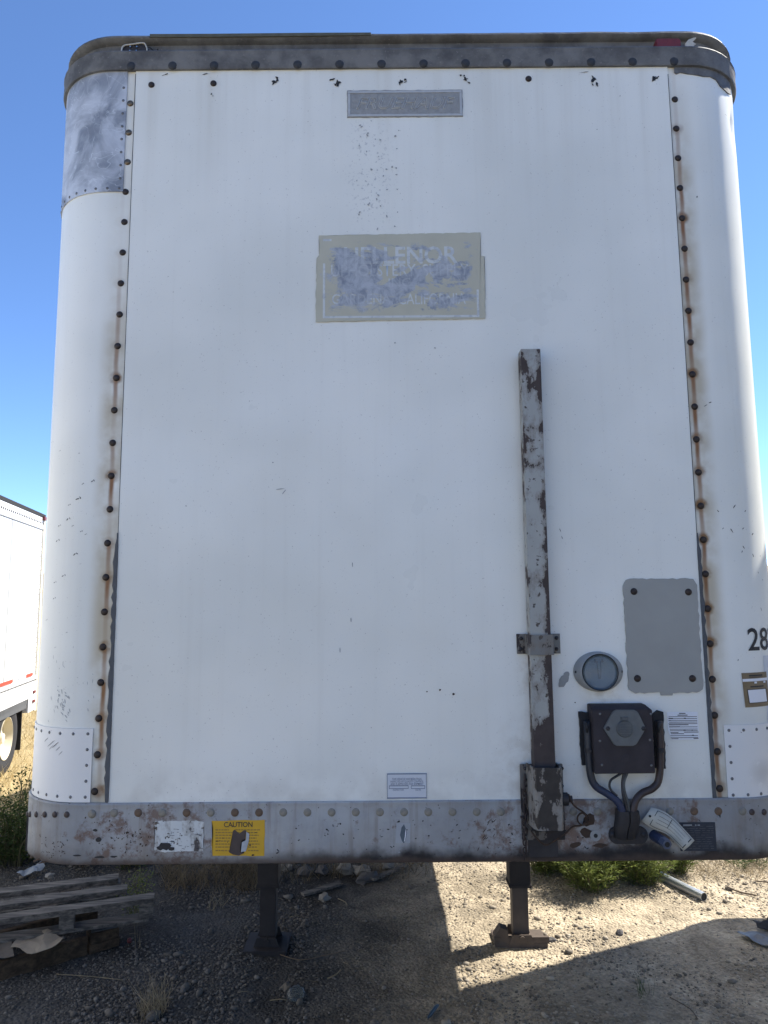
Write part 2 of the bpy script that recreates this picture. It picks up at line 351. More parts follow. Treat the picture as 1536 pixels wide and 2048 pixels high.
RV_SP = (F(261, 207).z - F(190, 1583).z) / 21.0
LX0 = (F(258, 265).x + F(190, 1583).x) / 2; RX0 = (F(1353, 257).x + F(1439, 1577).x) / 2
MT = dict(
    front=mat_front(),
    cornerL=mat_corner(LX0, F(261, 207).z, RV_SP, 'corner_panel_paint_left', (3.45, 2.7), 3.0),
    cornerR=mat_corner(RX0, F(1349, 199).z, RV_SP, 'corner_panel_paint_right', (3.95, 3.5), 11.0, 0.9),
    side=plain('side_panel_paint', (0.76, 0.77, 0.77), 0.4, 0, 0.06, 3),
    bare=mat_bare_patch(), patch=mat_patch_white(), nose=mat_bottom_rail(), dark=mat_dark_rail(),
    rivet=plain('rusty_rivet', (0.032, 0.022, 0.018), 0.55, 0.2, 0.6, 90),
    rivet_top=plain('bronzed_rivet', (0.16, 0.125, 0.09), 0.38, 0.75, 0.4, 60),
    rivet_rail=plain('nose_rail_rivet', (0.23, 0.215, 0.18), 0.55, 0.1, 0.55, 60),
    rivet_rust=plain('nose_rail_rivet_rusty', (0.13, 0.085, 0.055), 0.65, 0.1, 0.6, 60),
    rivet_dark=plain('grimy_rivet', (0.032, 0.034, 0.038), 0.7, 0, 0.4, 60),
    screw=plain('screw_steel', (0.16, 0.165, 0.17), 0.45, 0.5, 0.4, 200),
    black=plain('black_grime_and_hollows', (0.015, 0.016, 0.018), 0.7, 0, 0.5, 60),  # also paints the dark inside bores, holes and hose mouths
    sealant=plain('dark_sealant', (0.085, 0.092, 0.10), 0.75, 0, 0.3, 60),
    gap=plain('seam_gap', (0.04, 0.042, 0.045), 0.8, 0, 0.3, 60),
    chip=plain('paint_chip_metal', (0.055, 0.058, 0.062), 0.7, 0, 0.5, 120),
    chip_light=plain('paint_scuff', (0.30, 0.31, 0.32), 0.7, 0, 0.3, 120),
    grey_plate=plain('grey_cover_paint', (0.33, 0.335, 0.315), 0.55, 0, 0.12, 9),
    name_plate=plain('oxidised_name_plate', (0.30, 0.305, 0.30), 0.65, 0.1, 0.35, 70, 0.5, 0.5),
    name_line=plain('name_plate_relief', (0.47, 0.485, 0.49), 0.5, 0.1, 0.15, 70),
    lampgrey=plain('lamp_housing_grey', (0.30, 0.31, 0.305), 0.55, 0, 0.2, 25),
    lampin=plain('lamp_reflector', (0.46, 0.49, 0.50), 0.4, 0.1, 0.1, 25),
    glass=mat_lens(),
    chrome=plain('bright_metal', (0.6, 0.6, 0.6), 0.25, 1.0, 0.1, 20),
    box=plain('rusted_box_steel', (0.040, 0.034, 0.038), 0.7, 0.1, 0.45, 22, 0.4, 0.4),
    boxback=plain('box_back_plate', (0.026, 0.026, 0.028), 0.75, 0.1, 0.5, 26, 0.4, 0.4),
    socket=plain('socket_cover_grey', (0.125, 0.138, 0.142), 0.5, 0.1, 0.3, 40),
    socket2=plain('socket_cover_relief', (0.085, 0.095, 0.10), 0.5, 0.1, 0.3, 40),
    hose=plain('black_hose', (0.022, 0.023, 0.027), 0.5, 0, 0.4, 30),
    hose_blue=mat_hose(),
    hose_red=plain('red_brown_hose', (0.045, 0.032, 0.030), 0.5, 0, 0.4, 14),
    greasy=plain('greasy_steel', (0.035, 0.033, 0.035), 0.65, 0.2, 0.6, 30, 0.5, 0.4),
    post=mat_chipped('mast_paint', (0.40, 0.42, 0.41), (0.075, 0.055, 0.05), (2.0, 1.95, 0.24), 0.585, (0.5, 0.012, 0.03)),
    clamp=mat_chipped('clamp_paint', (0.17, 0.175, 0.17), (0.05, 0.042, 0.04), None, 0.52),
    sockpaint=mat_chipped('socket_channel_paint', (0.25, 0.245, 0.225), (0.045, 0.038, 0.032), None, 0.53),
    plate_d=mat_chipped('socket_plate_paint', (0.13, 0.13, 0.125), (0.035, 0.03, 0.03), None, 0.5),
    rust=plain('rusty_wire', (0.06, 0.038, 0.026), 0.8, 0.2, 0.5, 50),
    chain=plain('dark_chain', (0.045, 0.034, 0.032), 0.6, 0.4, 0.5, 50),
    sign=mat_sign('ground'), sign_l=mat_sign('lettering'),
    yellow=plain('caution_yellow', (0.62, 0.36, 0.02), 0.5, 0, 0.22, 14),
    print_b=plain('black_print', (0.03, 0.03, 0.033), 0.6, 0, 0.3, 40),
    print_y=plain('faded_print_on_yellow', (0.33, 0.20, 0.04), 0.6, 0, 0.3, 60),
    print_g=plain('blue_grey_print', (0.20, 0.235, 0.31), 0.6, 0, 0.2, 60),
    paper=plain('paper_white', (0.80, 0.82, 0.86), 0.6, 0, 0.05, 14),
    sticker_w=mat_chipped('cracked_white_sticker', (0.66, 0.69, 0.68), (0.10, 0.09, 0.085), None, 0.60),
    sticker_g=plain('gold_sticker', (0.21, 0.165, 0.10), 0.4, 0.3, 0.25, 40),
    sticker_c=plain('clear_sticker', (0.60, 0.64, 0.69), 0.35, 0, 0.05, 14),
    tag=plain('stained_paper_tag', (0.50, 0.49, 0.42), 0.7, 0, 0.25, 16),
    navy=plain('data_plate_navy', (0.035, 0.042, 0.058), 0.5, 0.2, 0.5, 50),
    number=plain('number_decal', (0.012, 0.016, 0.024), 0.5, 0, 0.2, 40),
    red_lens=plain('red_marker_lens', (0.16, 0.022, 0.022), 0.45, 0, 0.4, 60),
    red_tape=plain('red_reflective_tape', (0.42, 0.05, 0.03), 0.4, 0, 0.2, 20),
    cream=plain('broken_lamp_rim', (0.52, 0.50, 0.44), 0.6, 0, 0.25, 60),
    leg=plain('landing_leg_steel', (0.030, 0.026, 0.026), 0.7, 0.2, 0.5, 16, 0.4, 0.3),
    leg_in_sunlit=plain('landing_leg_inner_sunlit', (0.085, 0.068, 0.058), 0.6, 0.3, 0.6, 10),
    foot=plain('landing_foot_rust_sunlit', (0.095, 0.075, 0.06), 0.85, 0.1, 0.45, 18, 0.3, 0.5),
    tyre=plain('tyre_rubber', (0.022, 0.022, 0.024), 0.85, 0, 0.3, 20),
    rim=plain('cream_wheel_rim', (0.62, 0.56, 0.42), 0.55, 0, 0.15, 8),
    rubber=plain('black_rubber', (0.016, 0.016, 0.017), 0.8, 0, 0.3, 20),
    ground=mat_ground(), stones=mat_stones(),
    wood=mat_wood('grey_pallet_wood', (0.042, 0.039, 0.037), (0.175, 0.158, 0.138), (3, 55, 55)),
    wood_b=mat_wood('brown_pallet_wood', (0.030, 0.021, 0.014), (0.10, 0.066, 0.04)),
    card=plain('weathered_cardboard', (0.22, 0.185, 0.14), 0.9, 0, 0.25, 10),
    plastic=plain('dirty_plastic_film', (0.27, 0.29, 0.31), 0.35, 0, 0.2, 12),
    plastic_g=plain('grey_plastic_bag', (0.13, 0.125, 0.115), 0.5, 0, 0.25, 12),
    blue_p=plain('blue_plastic', (0.012, 0.035, 0.06), 0.4, 0, 0.3, 20),
    red_p=plain('red_plastic', (0.09, 0.012, 0.012), 0.5, 0, 0.3, 20),
    rock=plain('concrete_rubble', (0.22, 0.205, 0.18), 0.95, 0, 0.4, 14, 0.2, 0.6),
    rock_d=plain('dark_rubble', (0.095, 0.09, 0.088), 0.95, 0, 0.4, 14, 0.2, 0.6),
    steelpipe=plain('galvanised_pipe', (0.50, 0.52, 0.53), 0.38, 0.7, 0.15, 20),
    leaf=mat_leaf('weed_leaf', (0.075, 0.105, 0.022), (0.20, 0.235, 0.06)),
    leaf_d=mat_leaf('shrub_leaf', (0.035, 0.060, 0.018), (0.09, 0.12, 0.035)),
    straw=mat_leaf('dry_straw', (0.18, 0.14, 0.085), (0.38, 0.31, 0.20)),
    stem=plain('weed_stem', (0.10, 0.09, 0.04), 0.8, 0, 0.3, 20),
    twig=plain('dry_twig', (0.11, 0.078, 0.05), 0.9, 0, 0.3, 20),
)

# ---------------------------------------------------------------- mesh helpers
def link(name, me, mat, parent=None, smooth=False, loc=None):
    o = bpy.data.objects.new(name, me); C.objects.link(o)
    if mat is not None and not me.materials: me.materials.append(mat)
    if smooth:
        me.polygons.foreach_set('use_smooth', [True] * len(me.polygons))
    if loc is not None: o.location = loc
    if parent is not None:
        o.parent = parent
        if parent.get('_world'): o.matrix_parent_inverse = Matrix.Translation(parent.location).inverted()
    return o
def tag(o, label=None, cat=None, group=None, kind=None):
    if label: o['label'] = label
    if cat: o['category'] = cat
    if group: o['group'] = group
    if kind: o['kind'] = kind
    return o
def empty(name, loc, rz=0.0, world=False):
    e = bpy.data.objects.new(name, None); C.objects.link(e)
    e.location = loc; e.rotation_euler = (0, 0, rz); e.empty_display_size = 0.2
    if world: e['_world'] = 1
    return e
class MB:
    def __init__(self): self.v = []; self.f = []
    def add(self, vs, fs):
        b = len(self.v); self.v += [tuple(p) for p in vs]; self.f += [tuple(i + b for i in f) for f in fs]; return self
    def box(self, c, s, rot=None):
        x, y, z = s[0] / 2, s[1] / 2, s[2] / 2
        vs = [Vector(p) for p in ((-x, -y, -z), (x, -y, -z), (x, y, -z), (-x, y, -z), (-x, -y, z), (x, -y, z), (x, y, z), (-x, y, z))]
        if rot is not None: vs = [rot @ p for p in vs]
        return self.add([p + Vector(c) for p in vs], [(0, 3, 2, 1), (4, 5, 6, 7), (0, 1, 5, 4), (1, 2, 6, 5), (2, 3, 7, 6), (3, 0, 4, 7)])
    def bx(self, x0, x1, y0, y1, z0, z1): return self.box(((x0 + x1) / 2, (y0 + y1) / 2, (z0 + z1) / 2), (x1 - x0, y1 - y0, z1 - z0))
    def rings(self, rings, close=True, cap0=False, cap1=False):
        b = len(self.v); n = len(rings[0])
        for r in rings: self.v += [tuple(p) for p in r]
        for i in range(len(rings) - 1):
            for j in range(n if close else n - 1):
                k = (j + 1) % n
                self.f.append((b + i * n + j, b + i * n + k, b + (i + 1) * n + k, b + (i + 1) * n + j))
        if cap0: self.f.append(tuple(b + j for j in reversed(range(n))))
        if cap1: self.f.append(tuple(b + (len(rings) - 1) * n + j for j in range(n)))
        return self
    def cyl(self, p0, p1, r0, r1=None, n=16, cap=True):
        return self.tube([p0, p1], [r0, r0 if r1 is None else r1], n, cap)
    def tube(self, pts, rad, n=8, cap=True):
        pts = [Vector(p) for p in pts]
        if not hasattr(rad, '__len__'): rad = [rad] * len(pts)
        rings = []; up = None
        for i, p in enumerate(pts):
            t = (pts[min(i + 1, len(pts) - 1)] - pts[max(i - 1, 0)]).normalized()
            if up is None:
                up = Vector((0, 0, 1)) if abs(t.z) < 0.9 else Vector((1, 0, 0))
            a = t.cross(up).normalized(); b = a.cross(t).normalized(); up = b
            rings.append([p + (a * math.cos(k) + b * math.sin(k)) * rad[i] for k in (2 * math.pi * j / n for j in range(n))])
        return self.rings(rings, True, cap, cap)
    def prism(self, pts, y0, y1):
        """polygon given as front-face points (x,z), front at y0, back at y1"""
        a = [(p[0], y0, p[1]) for p in pts]; b = [(p[0], y1, p[1]) for p in pts]
        return self.rings([a, b], True, True, True)
    def build(self, name, mat, parent=None, smooth=False, bevel=0.0, loc=None, auto=None):
        me = bpy.data.meshes.new(name); me.from_pydata(self.v, [], self.f)
        bm = bmesh.new(); bm.from_mesh(me); bmesh.ops.recalc_face_normals(bm, faces=bm.faces[:])
        if bevel: bmesh.ops.bevel(bm, geom=[e for e in bm.edges if len(e.link_faces) == 2 and e.calc_face_angle(0) > 0.6], offset=bevel, segments=2, affect='EDGES', clamp_overlap=True)
        if auto or bevel:
            for f in bm.faces: f.smooth = True
            for e in bm.edges: e.smooth = e.calc_face_angle(0) < (auto or 0.6)
        bm.to_mesh(me); bm.free(); me.update()
        return link(name, me, mat, parent, smooth, loc)
def smooth_path(pts, n=6):
    pts = [Vector(p) for p in pts]; P = [pts[0]] + pts + [pts[-1]]; out = []
    for i in range(1, len(P) - 2):
        a, b, c, d = P[i - 1:i + 3]
        for k in range(n):
            t = k / n
            out.append(0.5 * ((2 * b) + (c - a) * t + (2 * a - 5 * b + 4 * c - d) * t * t + (3 * b - a - 3 * c + d) * t ** 3))
    out.append(pts[-1]); return out
def rrect(x0, z0, x1, z1, r, n=4):
    out = []
    for cx, cz, a0 in ((x1 - r, z1 - r, 0), (x0 + r, z1 - r, 90), (x0 + r, z0 + r, 180), (x1 - r, z0 + r, 270)):
        for k in range(n + 1):
            a = R_(a0 + 90 * k / n); out.append((cx + r * math.cos(a), cz + r * math.sin(a)))
    return out
def pxpoly(pts, Y): return [(F(x, y, Y).x, F(x, y, Y).z) for x, y in pts]
def pxrect(x0, y0, x1, y1, Y):
    a = F(x0, y0, Y); b = F(x1, y1, Y); return a.x, b.z, b.x, a.z     # x0,z0,x1,z1
def ragged(pts, step=0.006, amp=0.0015, seed=1):
    r = random.Random(seed); out = []
    for i, p in enumerate(pts):
        q = pts[(i + 1) % len(pts)]; L = math.hypot(q[0] - p[0], q[1] - p[1]); n = max(1, int(L / step))
        nx, nz = -(q[1] - p[1]) / (L or 1), (q[0] - p[0]) / (L or 1)
        for k in range(n):
            t = k / n; a = r.uniform(-amp, amp)
            out.append((p[0] + (q[0] - p[0]) * t + nx * a, p[1] + (q[1] - p[1]) * t + nz * a))
    return out
def fill_sheet(pts, y):
    """flat ragged sheet made of triangles"""
    bm = bmesh.new(); vs = [bm.verts.new((p[0], y, p[1])) for p in pts]
    f = bm.faces.new(vs); bmesh.ops.triangulate(bm, faces=[f]); return bm
def dome_mesh(name, r, h, mat, n=14, rings=4):
    """rivet head whose flat back lies on y=0 and which bulges to -y"""
    m = MB(); rr = []
    for i in range(rings):
        a = (math.pi / 2) * i / rings
        rr.append([(r * math.cos(a) * math.cos(k), -h * math.sin(a), r * math.cos(a) * math.sin(k)) for k in (2 * math.pi * j / n for j in range(n))])
    m.rings(rr, True, False, True)
    me = bpy.data.meshes.new(name); me.from_pydata(m.v, [], m.f)
    bm = bmesh.new(); bm.from_mesh(me); bmesh.ops.recalc_face_normals(bm, faces=bm.faces[:]); bm.to_mesh(me); bm.free()
    me.polygons.foreach_set('use_smooth', [True] * len(me.polygons)); me.materials.append(mat)
    return me
def inst(name, me, loc, parent, rz=0.0, scale=None, rx=0.0):
    o = bpy.data.objects.new(name, me); C.objects.link(o); o.location = loc; o.rotation_euler = (rx, 0, rz)
    if scale: o.scale = scale
    if parent is not None:
        o.parent = parent
        if parent.get('_world'): o.matrix_parent_inverse = Matrix.Translation(parent.location).inverted()
    return o
def text_mesh(s, shear=0.0, bold=0.0, spacing=1.0, outline=0.0):
    cu = bpy.data.curves.new('lettering', 'FONT'); cu.body = s; cu.shear = shear; cu.offset = bold; cu.space_character = spacing
    cu.resolution_u = 3
    ob = bpy.data.objects.new('lettering', cu); C.objects.link(ob)
    if outline:
        cu.fill_mode = 'NONE'; cu.bevel_depth = outline; cu.bevel_resolution = 0
    dg = bpy.context.evaluated_depsgraph_get()
    me = bpy.data.meshes.new_from_object(ob.evaluated_get(dg)); me.name = 'lettering'
    bpy.data.objects.remove(ob); bpy.data.curves.remove(cu)
    me.materials.clear()
    return me
def text_at(s, rect, y, mat, parent, name='lettering', surf=None, **kw):
    """fit lettering into a rectangle x0,z0,x1,z1 on the plane y (or on a curved surface)"""
    me = text_mesh(s, **kw)
    xs = [v.co.x for v in me.vertices]; ys = [v.co.y for v in me.vertices]
    x0, z0, x1, z1 = rect; ax, bx_ = min(xs), max(xs); ay, by = min(ys), max(ys)
    for v in me.vertices:
        X = x0 + (v.co.x - ax) / (bx_ - ax) * (x1 - x0); Z = z0 + (v.co.y - ay) / (by - ay) * (z1 - z0)
        d = v.co.z * (x1 - x0) / (bx_ - ax)
        v.co = surf(X, Z) if surf else (X, y - d, Z)
    me.update()
    return link(name, me, mat, parent)

# ---------------------------------------------------------------- trailer perimeter
XL, XR, RC, LEN = -0.972, 1.12, 0.25, 12.2
def wrap(side, s, z, off=0.0):
    """s metres outward along the skin from where the corner bend starts; side -1 left, +1 right"""
    if s <= 0: x, y, nx, ny = s, 0.0, 0.0, -1.0
    elif s < RC * math.pi / 2:
        a = s / RC; x, y, nx, ny = RC * math.sin(a), RC * (1 - math.cos(a)), math.sin(a), -math.cos(a)
    else: x, y, nx, ny = RC, RC + (s - RC * math.pi / 2), 1.0, 0.0
    x += nx * off; y += ny * off
    return Vector(((XR + x) if side > 0 else (XL - x), y, z))
def bend(side, px, py):
    """distance along the bend and height of a spot seen on a rounded corner"""
    r = ray(px, py); best = None
    for k in range(0, 560):
        s = -0.12 + k * 0.001
        if s > RC * R_(62): break
        p = wrap(side, s, 0); e = abs(p.x / (p.y + DIST) - r.x / r.y)
        if best is None or e < best[0]: best = (e, s, p)
    p = best[2]; t = (p.y + DIST) / r.y
    return best[1], CAMH + r.z * t
def perimeter(off, back=LEN):
    pts = []
    arc = RC * math.pi / 2
    ss = [arc + (back - RC), arc + 4.0, arc + 1.0, arc + 0.2] + [arc * k / 12 for k in range(12, -1, -1)]
    for s in ss: pts.append(wrap(-1, s, 0, off))
    for s in reversed(ss): pts.append(wrap(1, s, 0, off))
    return pts
def sweep(profile, name, mat, parent, auto=0.5):
    m = MB(); loops = []
    for off, z in profile: loops.append([(p.x, p.y, z) for p in perimeter(off)])
    m.rings(loops, False)
    return m.build(name, mat, parent, auto=auto)

ZB, ZR, ZT0, ZT1, ZTOP = 1.288, 1.474, 4.021, 4.095, 4.169
trailer = empty('semi_trailer', (0.074, 6.0, 0.0), world=True)
tag(trailer, 'large white box trailer seen head-on, with dark top rail and rusty nose rail', 'trailer')

# ---------------------------------------------------------------- ground (large structure first)
def gh(x, y):
    h = 0.018 * mnoise.noise((x * 0.9, y * 0.9, 3.1)) + 0.010 * mnoise.noise((x * 3.1, y * 3.1, 7.7))
    if abs(x) < 8 and abs(y) < 12: h += 0.004 * mnoise.noise((x * 11, y * 11, 1.7))
    far = max(0.0, min(1.0, (y - 4.2) / 3.5)) * max(0.0, min(1.0, (-x - 1.5) / 2.5))
    h -= 0.25 * far * far * (3 - 2 * far)
    if 0.5 < y < 4 and -1.5 < x < 0.5: h -= 0.016 * math.exp(-((x + 0.66) / 0.11) ** 2) * min(1, (y - 0.5)) * max(0.0, min(1.0, (2.6 - y) / 0.5)) - 0.008 * math.exp(-((x + 0.92) / 0.10) ** 2)
    d = math.hypot(x, y)
    if d > 25: h += 0.15 * mnoise.noise((x * 0.03, y * 0.03, 5)) * min(1, (d - 25) / 40)
    return h
def axis(lo, hi, step):
    core = list(np.arange(lo, hi + 1e-6, step)); a = []; s = step; p = hi
    while p < 2500: s *= 1.22; p += s; a.append(p)
    b = []; s = step; p = lo
    while p > -2500: s *= 1.22; p -= s; b.append(p)
    return list(reversed(b)) + core + a
gx = axis(-4.2, 4.2, 0.055); gy = axis(0.6, 6.2, 0.055)
gv = [(x, y, gh(x, y)) for y in gy for x in gx]
nx_ = len(gx); gf = [(j * nx_ + i, j * nx_ + i + 1, (j + 1) * nx_ + i + 1, (j + 1) * nx_ + i) for j in range(len(gy) - 1) for i in range(nx_ - 1)]
gme = bpy.data.meshes.new('ground'); gme.from_pydata(gv, [], gf); gme.update()
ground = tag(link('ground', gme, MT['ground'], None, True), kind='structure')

# ---------------------------------------------------------------- trailer shell
def grid_surface(side, s0, s1, z0, z1, off, ns, nz, name, mat, parent, thick=0.003, fn=None):
    m = MB(); rings = []
    for i in range(nz + 1):
        z = z0 + (z1 - z0) * i / nz
        rings.append([wrap(side, s0 + (s1 - s0) * k / ns, z, off + (fn(s0 + (s1 - s0) * k / ns, z) if fn else 0)) for k in range(ns + 1)])
    m.rings(rings, False)
    if thick:   # turned-back edges
        for edge in (rings[0], rings[-1], [r[0] for r in rings], [r[-1] for r in rings]):
            inner = []
            for p in edge:
                q = Vector(p); cx = XR if side > 0 else XL
                d = Vector((q.x - cx, q.y - RC, 0)) if (q.x - cx) * side > 0 else Vector((0, -1, 0))
                if q.y > RC: d = Vector((side, 0, 0))
                inner.append(q - d.normalized() * thick)
            m.rings([edge, inner], False)
    return m.build(name, mat, parent, auto=0.5)

FP = dict(x0=-0.886, x1=1.040)
# front panel: thin sheet lapped over the corner panels
m = MB(); nxp, nzp = 24, 30; g = []
for j in range(nzp + 1):
    z = ZR - 0.03 + (ZT0 + 0.03 - ZR + 0.03) * j / nzp
    row = []
    for i in range(nxp + 1):
        x = FP['x0'] + (FP['x1'] - FP['x0']) * i / nxp
        e = min(1, min(i, nxp - i) / 2) * min(1, min(j, nzp - j) / 2)
        row.append((x, -0.0045 + 0.0032 * e * (0.5 + 0.5 * mnoise.noise((x * 1.3 + z * 0.6, 0, z * 0.9))), z))
    g.append(row)
m.rings(g, False)
for edge in ([r[0] for r in g], [r[-1] for r in g]): m.rings([edge, [(p[0], 0.002, p[2]) for p in edge]], False)
front = m.build('front_panel', MT['front'], trailer, auto=0.5)

def dent(s, z):
    # crease in the skin below the torn top rail on the right bend
    a = math.exp(-((s - 0.235) / 0.03) ** 2 - ((z - 3.86) / 0.05) ** 2) * -0.022
    return a
cornerL = grid_surface(-1, -0.085, RC * math.pi / 2 + 0.12, ZR - 0.03, ZT0 + 0.03, 0.0, 26, 40, 'corner_panel', MT['cornerL'], trailer)
cornerR = grid_surface(1, -0.09, RC * math.pi / 2 + 0.12, ZR - 0.03, ZT0 + 0.03, 0.0, 40, 70, 'corner_panel', MT['cornerR'], trailer, fn=dent)
arc = RC * math.pi / 2
for side in (-1, 1):
    m = MB(); s0 = arc + 0.12
    a = [wrap(side, s0, z, -0.004) for z in (ZR - 0.03, ZT0 + 0.03)]; b = [wrap(side, arc + LEN - RC, z, -0.004) for z in (ZR - 0.03, ZT0 + 0.03)]
    a2 = [p - Vector((side * 0.04, 0, 0)) for p in a]; b2 = [p - Vector((side * 0.04, 0, 0)) for p in b]
    m.add([a[0], a[1], b[1], b[0], a2[0], a2[1], b2[1], b2[0]], [(0, 1, 2, 3), (4, 7, 6, 5), (0, 3, 7, 4), (1, 5, 6, 2), (0, 4, 5, 1), (3, 2, 6, 7)])
    sw = m.build('side_wall', MT['side'], trailer)
    for k in range(9):
        p = wrap(side, arc + 0.9 + k * 1.25, 0); q = MB().bx(p.x - 0.006, p.x + 0.006, p.y - 0.03, p.y + 0.03, ZR, ZT0)
        q.build('side_post', MT['side'], sw)
m = MB(); per = perimeter(-0.03); m.rings([[(p.x, p.y, ZTOP - 0.006) for p in per], [(0.074 + (p.x - 0.074) * 0.4, p.y, ZTOP + 0.004) for p in per]], False)
m.rings([[(0.074 + (p.x - 0.074) * 0.4, p.y, ZTOP + 0.004) for p in per[:17]], [(0.074 + (p.x - 0.074) * 0.4, p.y, ZTOP + 0.004) for p in reversed(per[17:])]], False)
m.build('roof', MT['side'], trailer)
m = MB().bx(XL - RC + 0.03, XR + RC - 0.03, 0.10, LEN - 0.05, 1.30, 1.42); m.bx(XL - RC + 0.02, XR + RC - 0.02, LEN - 0.06, LEN, 1.2, ZTOP - 0.02)
floor = m.build('floor', MT['greasy'], trailer)
for k in range(12):
    MB().bx(XL - RC + 0.04, XR + RC - 0.04, 1.0 + k * 0.9, 1.06 + k * 0.9, 1.215, 1.298).build('cross_member', MT['greasy'], floor)
MB().bx(-0.5, 0.65, 0.35, 1.5, 1.27, 1.298).cyl((0.074, 0.92, 1.28), (0.074, 0.92, 1.17), 0.045).build('kingpin_plate', MT['greasy'], trailer)

# nose rail, rolled sheet with a soft bottom edge
nose = sweep([(-0.01, ZR + 0.004), (0.009, ZR + 0.004), (0.012, ZR), (0.012, ZR - 0.004), (0.0105, ZR - 0.012), (0.012, ZR - 0.02), (0.012, 1.33), (0.012, 1.304), (0.008, 1.293), (-0.002, ZB), (-0.05, ZB)], 'bottom_rail', MT['nose'], trailer)
# top rail band, recessed cap above and rolled lip
toprail = sweep([(-0.02, ZT0 + 0.0), (0.013, ZT0), (0.016, ZT0 + 0.006), (0.014, ZT1 - 0.012), (0.017, ZT1 - 0.006), (0.014, ZT1), (-0.03, ZT1 + 0.002)], 'top_rail', MT['dark'], trailer)
m = MB(); loops = []
prof = [(-0.026, ZT1 - 0.01), (-0.024, ZT1 + 0.045), (-0.022, ZTOP - 0.025), (-0.004, ZTOP - 0.020), (0.004, ZTOP - 0.012), (0.0, ZTOP - 0.003), (-0.012, ZTOP), (-0.05, ZTOP)]
for q, (off, z) in enumerate(prof):
    loops.append([(p.x, p.y, z + (0.0025 * mnoise.noise((p.x * 7, p.y * 7, q * 0.2)) if q > 2 else 0)) for p in
                  [wrap(-1, s, 0, off) for s in [arc + LEN - RC, arc + 1, arc + 0.2] + [arc * k / 12 for k in range(12, -1, -1)]] +
                  [Vector((XL + (XR - XL) * k / 40, -off, 0)) for k in range(1, 40)] +
                  [wrap(1, s, 0, off) for s in [arc * k / 12 for k in range(0, 13)] + [arc + 0.2, arc + 1, arc + LEN - RC]]])
m.rings(loops, False)
roofcap = m.build('roof_cap_rail', MT['dark'], trailer, auto=0.7)
# a loose strip folded over the lip
MB().prism(pxpoly([(300, 69), (420, 68.5), (620, 66.5), (742, 66), (742, 71), (620, 72.5), (420, 74.5), (300, 75)], -0.004), -0.0065, 0.002).build('lip_strip', plain('mossy_rail_strip', (0.10, 0.10, 0.075), 0.8, 0, 0.4, 40), roofcap)

# seams and sealant beads along both edges of the front panel
def bead(x_px_top, x_px_bot, wide, seed, side):
    r = random.Random(seed)
    for (ya, yb, w, name, mt, dp) in ((150, 1066, 0.0022, 'seam_line', 'gap', 0.0052), (1066, 1603, wide, 'sealant_bead', 'sealant', 0.008)):
        n = 46; left = []; right = []
        for k in range(n + 1):
            y = ya + (yb - ya) * k / n; x = x_px_top + (x_px_bot - x_px_top) * (y - 150) / 1453
            z = F(x, y).z; xx = FP['x0'] if side < 0 else FP['x1']
            ww = w * (0.75 + 0.5 * r.random()) * (min(1, 0.35 + k / 6) if name == 'sealant_bead' else 1)
            left.append((xx - side * ww * 0.25 if False else xx + side * ww, z)); right.append((xx - side * ww * 0.15, z))
        m = MB(); 
        m.rings([[(a[0], -0.001, a[1]) for a in left], [(a[0] * 0.7 + b[0] * 0.3, -dp, a[1]) for a, b in zip(left, right)], [(b[0], -dp, b[1]) for b in right], [(b[0], -0.004, b[1]) for b in right]], False)
        m.build(name, MT[mt], trailer)
bead(270, 205, 0.014, 5, -1); bead(1333, 1425, 0.013, 6, 1)

# ---------------------------------------------------------------- rivets
ME = dict(
    seam=dome_mesh('rivet', 0.0118, 0.0065, MT['rivet']), seam_b=dome_mesh('rivet_b', 0.0118, 0.0065, MT['rivet_top']),
    rail=dome_mesh('rail_rivet', 0.0128, 0.0035, MT['rivet_rail']), rail_r=dome_mesh('rail_rivet_rusty', 0.0128, 0.0035, MT['rivet_rust']),
    dark=dome_mesh('dark_rivet', 0.0165, 0.006, MT['rivet_dark']), screw=dome_mesh('screw', 0.0052, 0.0028, MT['screw'], 10, 3),
    screwdot=dome_mesh('screw_dot', 0.0022, 0.0034, MT['black'], 8, 2),
    bolt=dome_mesh('bolt', 0.010, 0.007, MT['greasy'], 6, 2), bump=dome_mesh('bump_rivet', 0.010, 0.006, MT['nose'], 12, 3))
a, b = F(261, 207), F(190, 1583)
for k in range(22):
    p = a.lerp(b, k / 21)
    inst('rivet', ME['seam_b' if k in (0, 1, 2) else 'seam'], (p.x + rnd.uniform(-.0015, .0015), 0.0, p.z), cornerL, scale=(1, 1, 1))
a, b = F(1349, 199), F(1439, 1577)
for k in range(22):
    p = a.lerp(b, k / 21)
    inst('rivet', ME['seam'], (p.x + rnd.uniform(-.0015, .0015), 0.0, p.z), cornerR)
for x in (262, 345, 428, 511, 595, 679, 763, 847, 931, 1014, 1098, 1182, 1265, 1348):
    p = F(x, 132 - (x - 262) * 0.0085, -0.015); inst('rivet', ME['dark'], (p.x, -0.0145, p.z), toprail)
for x, y in ((303, 170), (427, 167), (1057, 158)):
    p = F(x, y, -0.004); inst('rivet', ME['seam'], (p.x, -0.0045, p.z), front)
k = 0
for i in range(28):
    x = 228 + i * 48.35
    if 1030 < x < 1140 or 1230 < x < 1300: continue
    p = F(x, 1626 - (x - 228) * 0.003, -0.012)
    if p.x > XR + 0.02: continue
    inst('rivet', ME['rail_r' if i in (1, 3, 5, 6, 24, 25) else 'rail'], (p.x, -0.0118, p.z), nose)
p = F(184, 1628, -0.012); inst('rivet', ME['rail'], (p.x, -0.0118, p.z), nose, scale=(1.05, 2.0, 1.05))
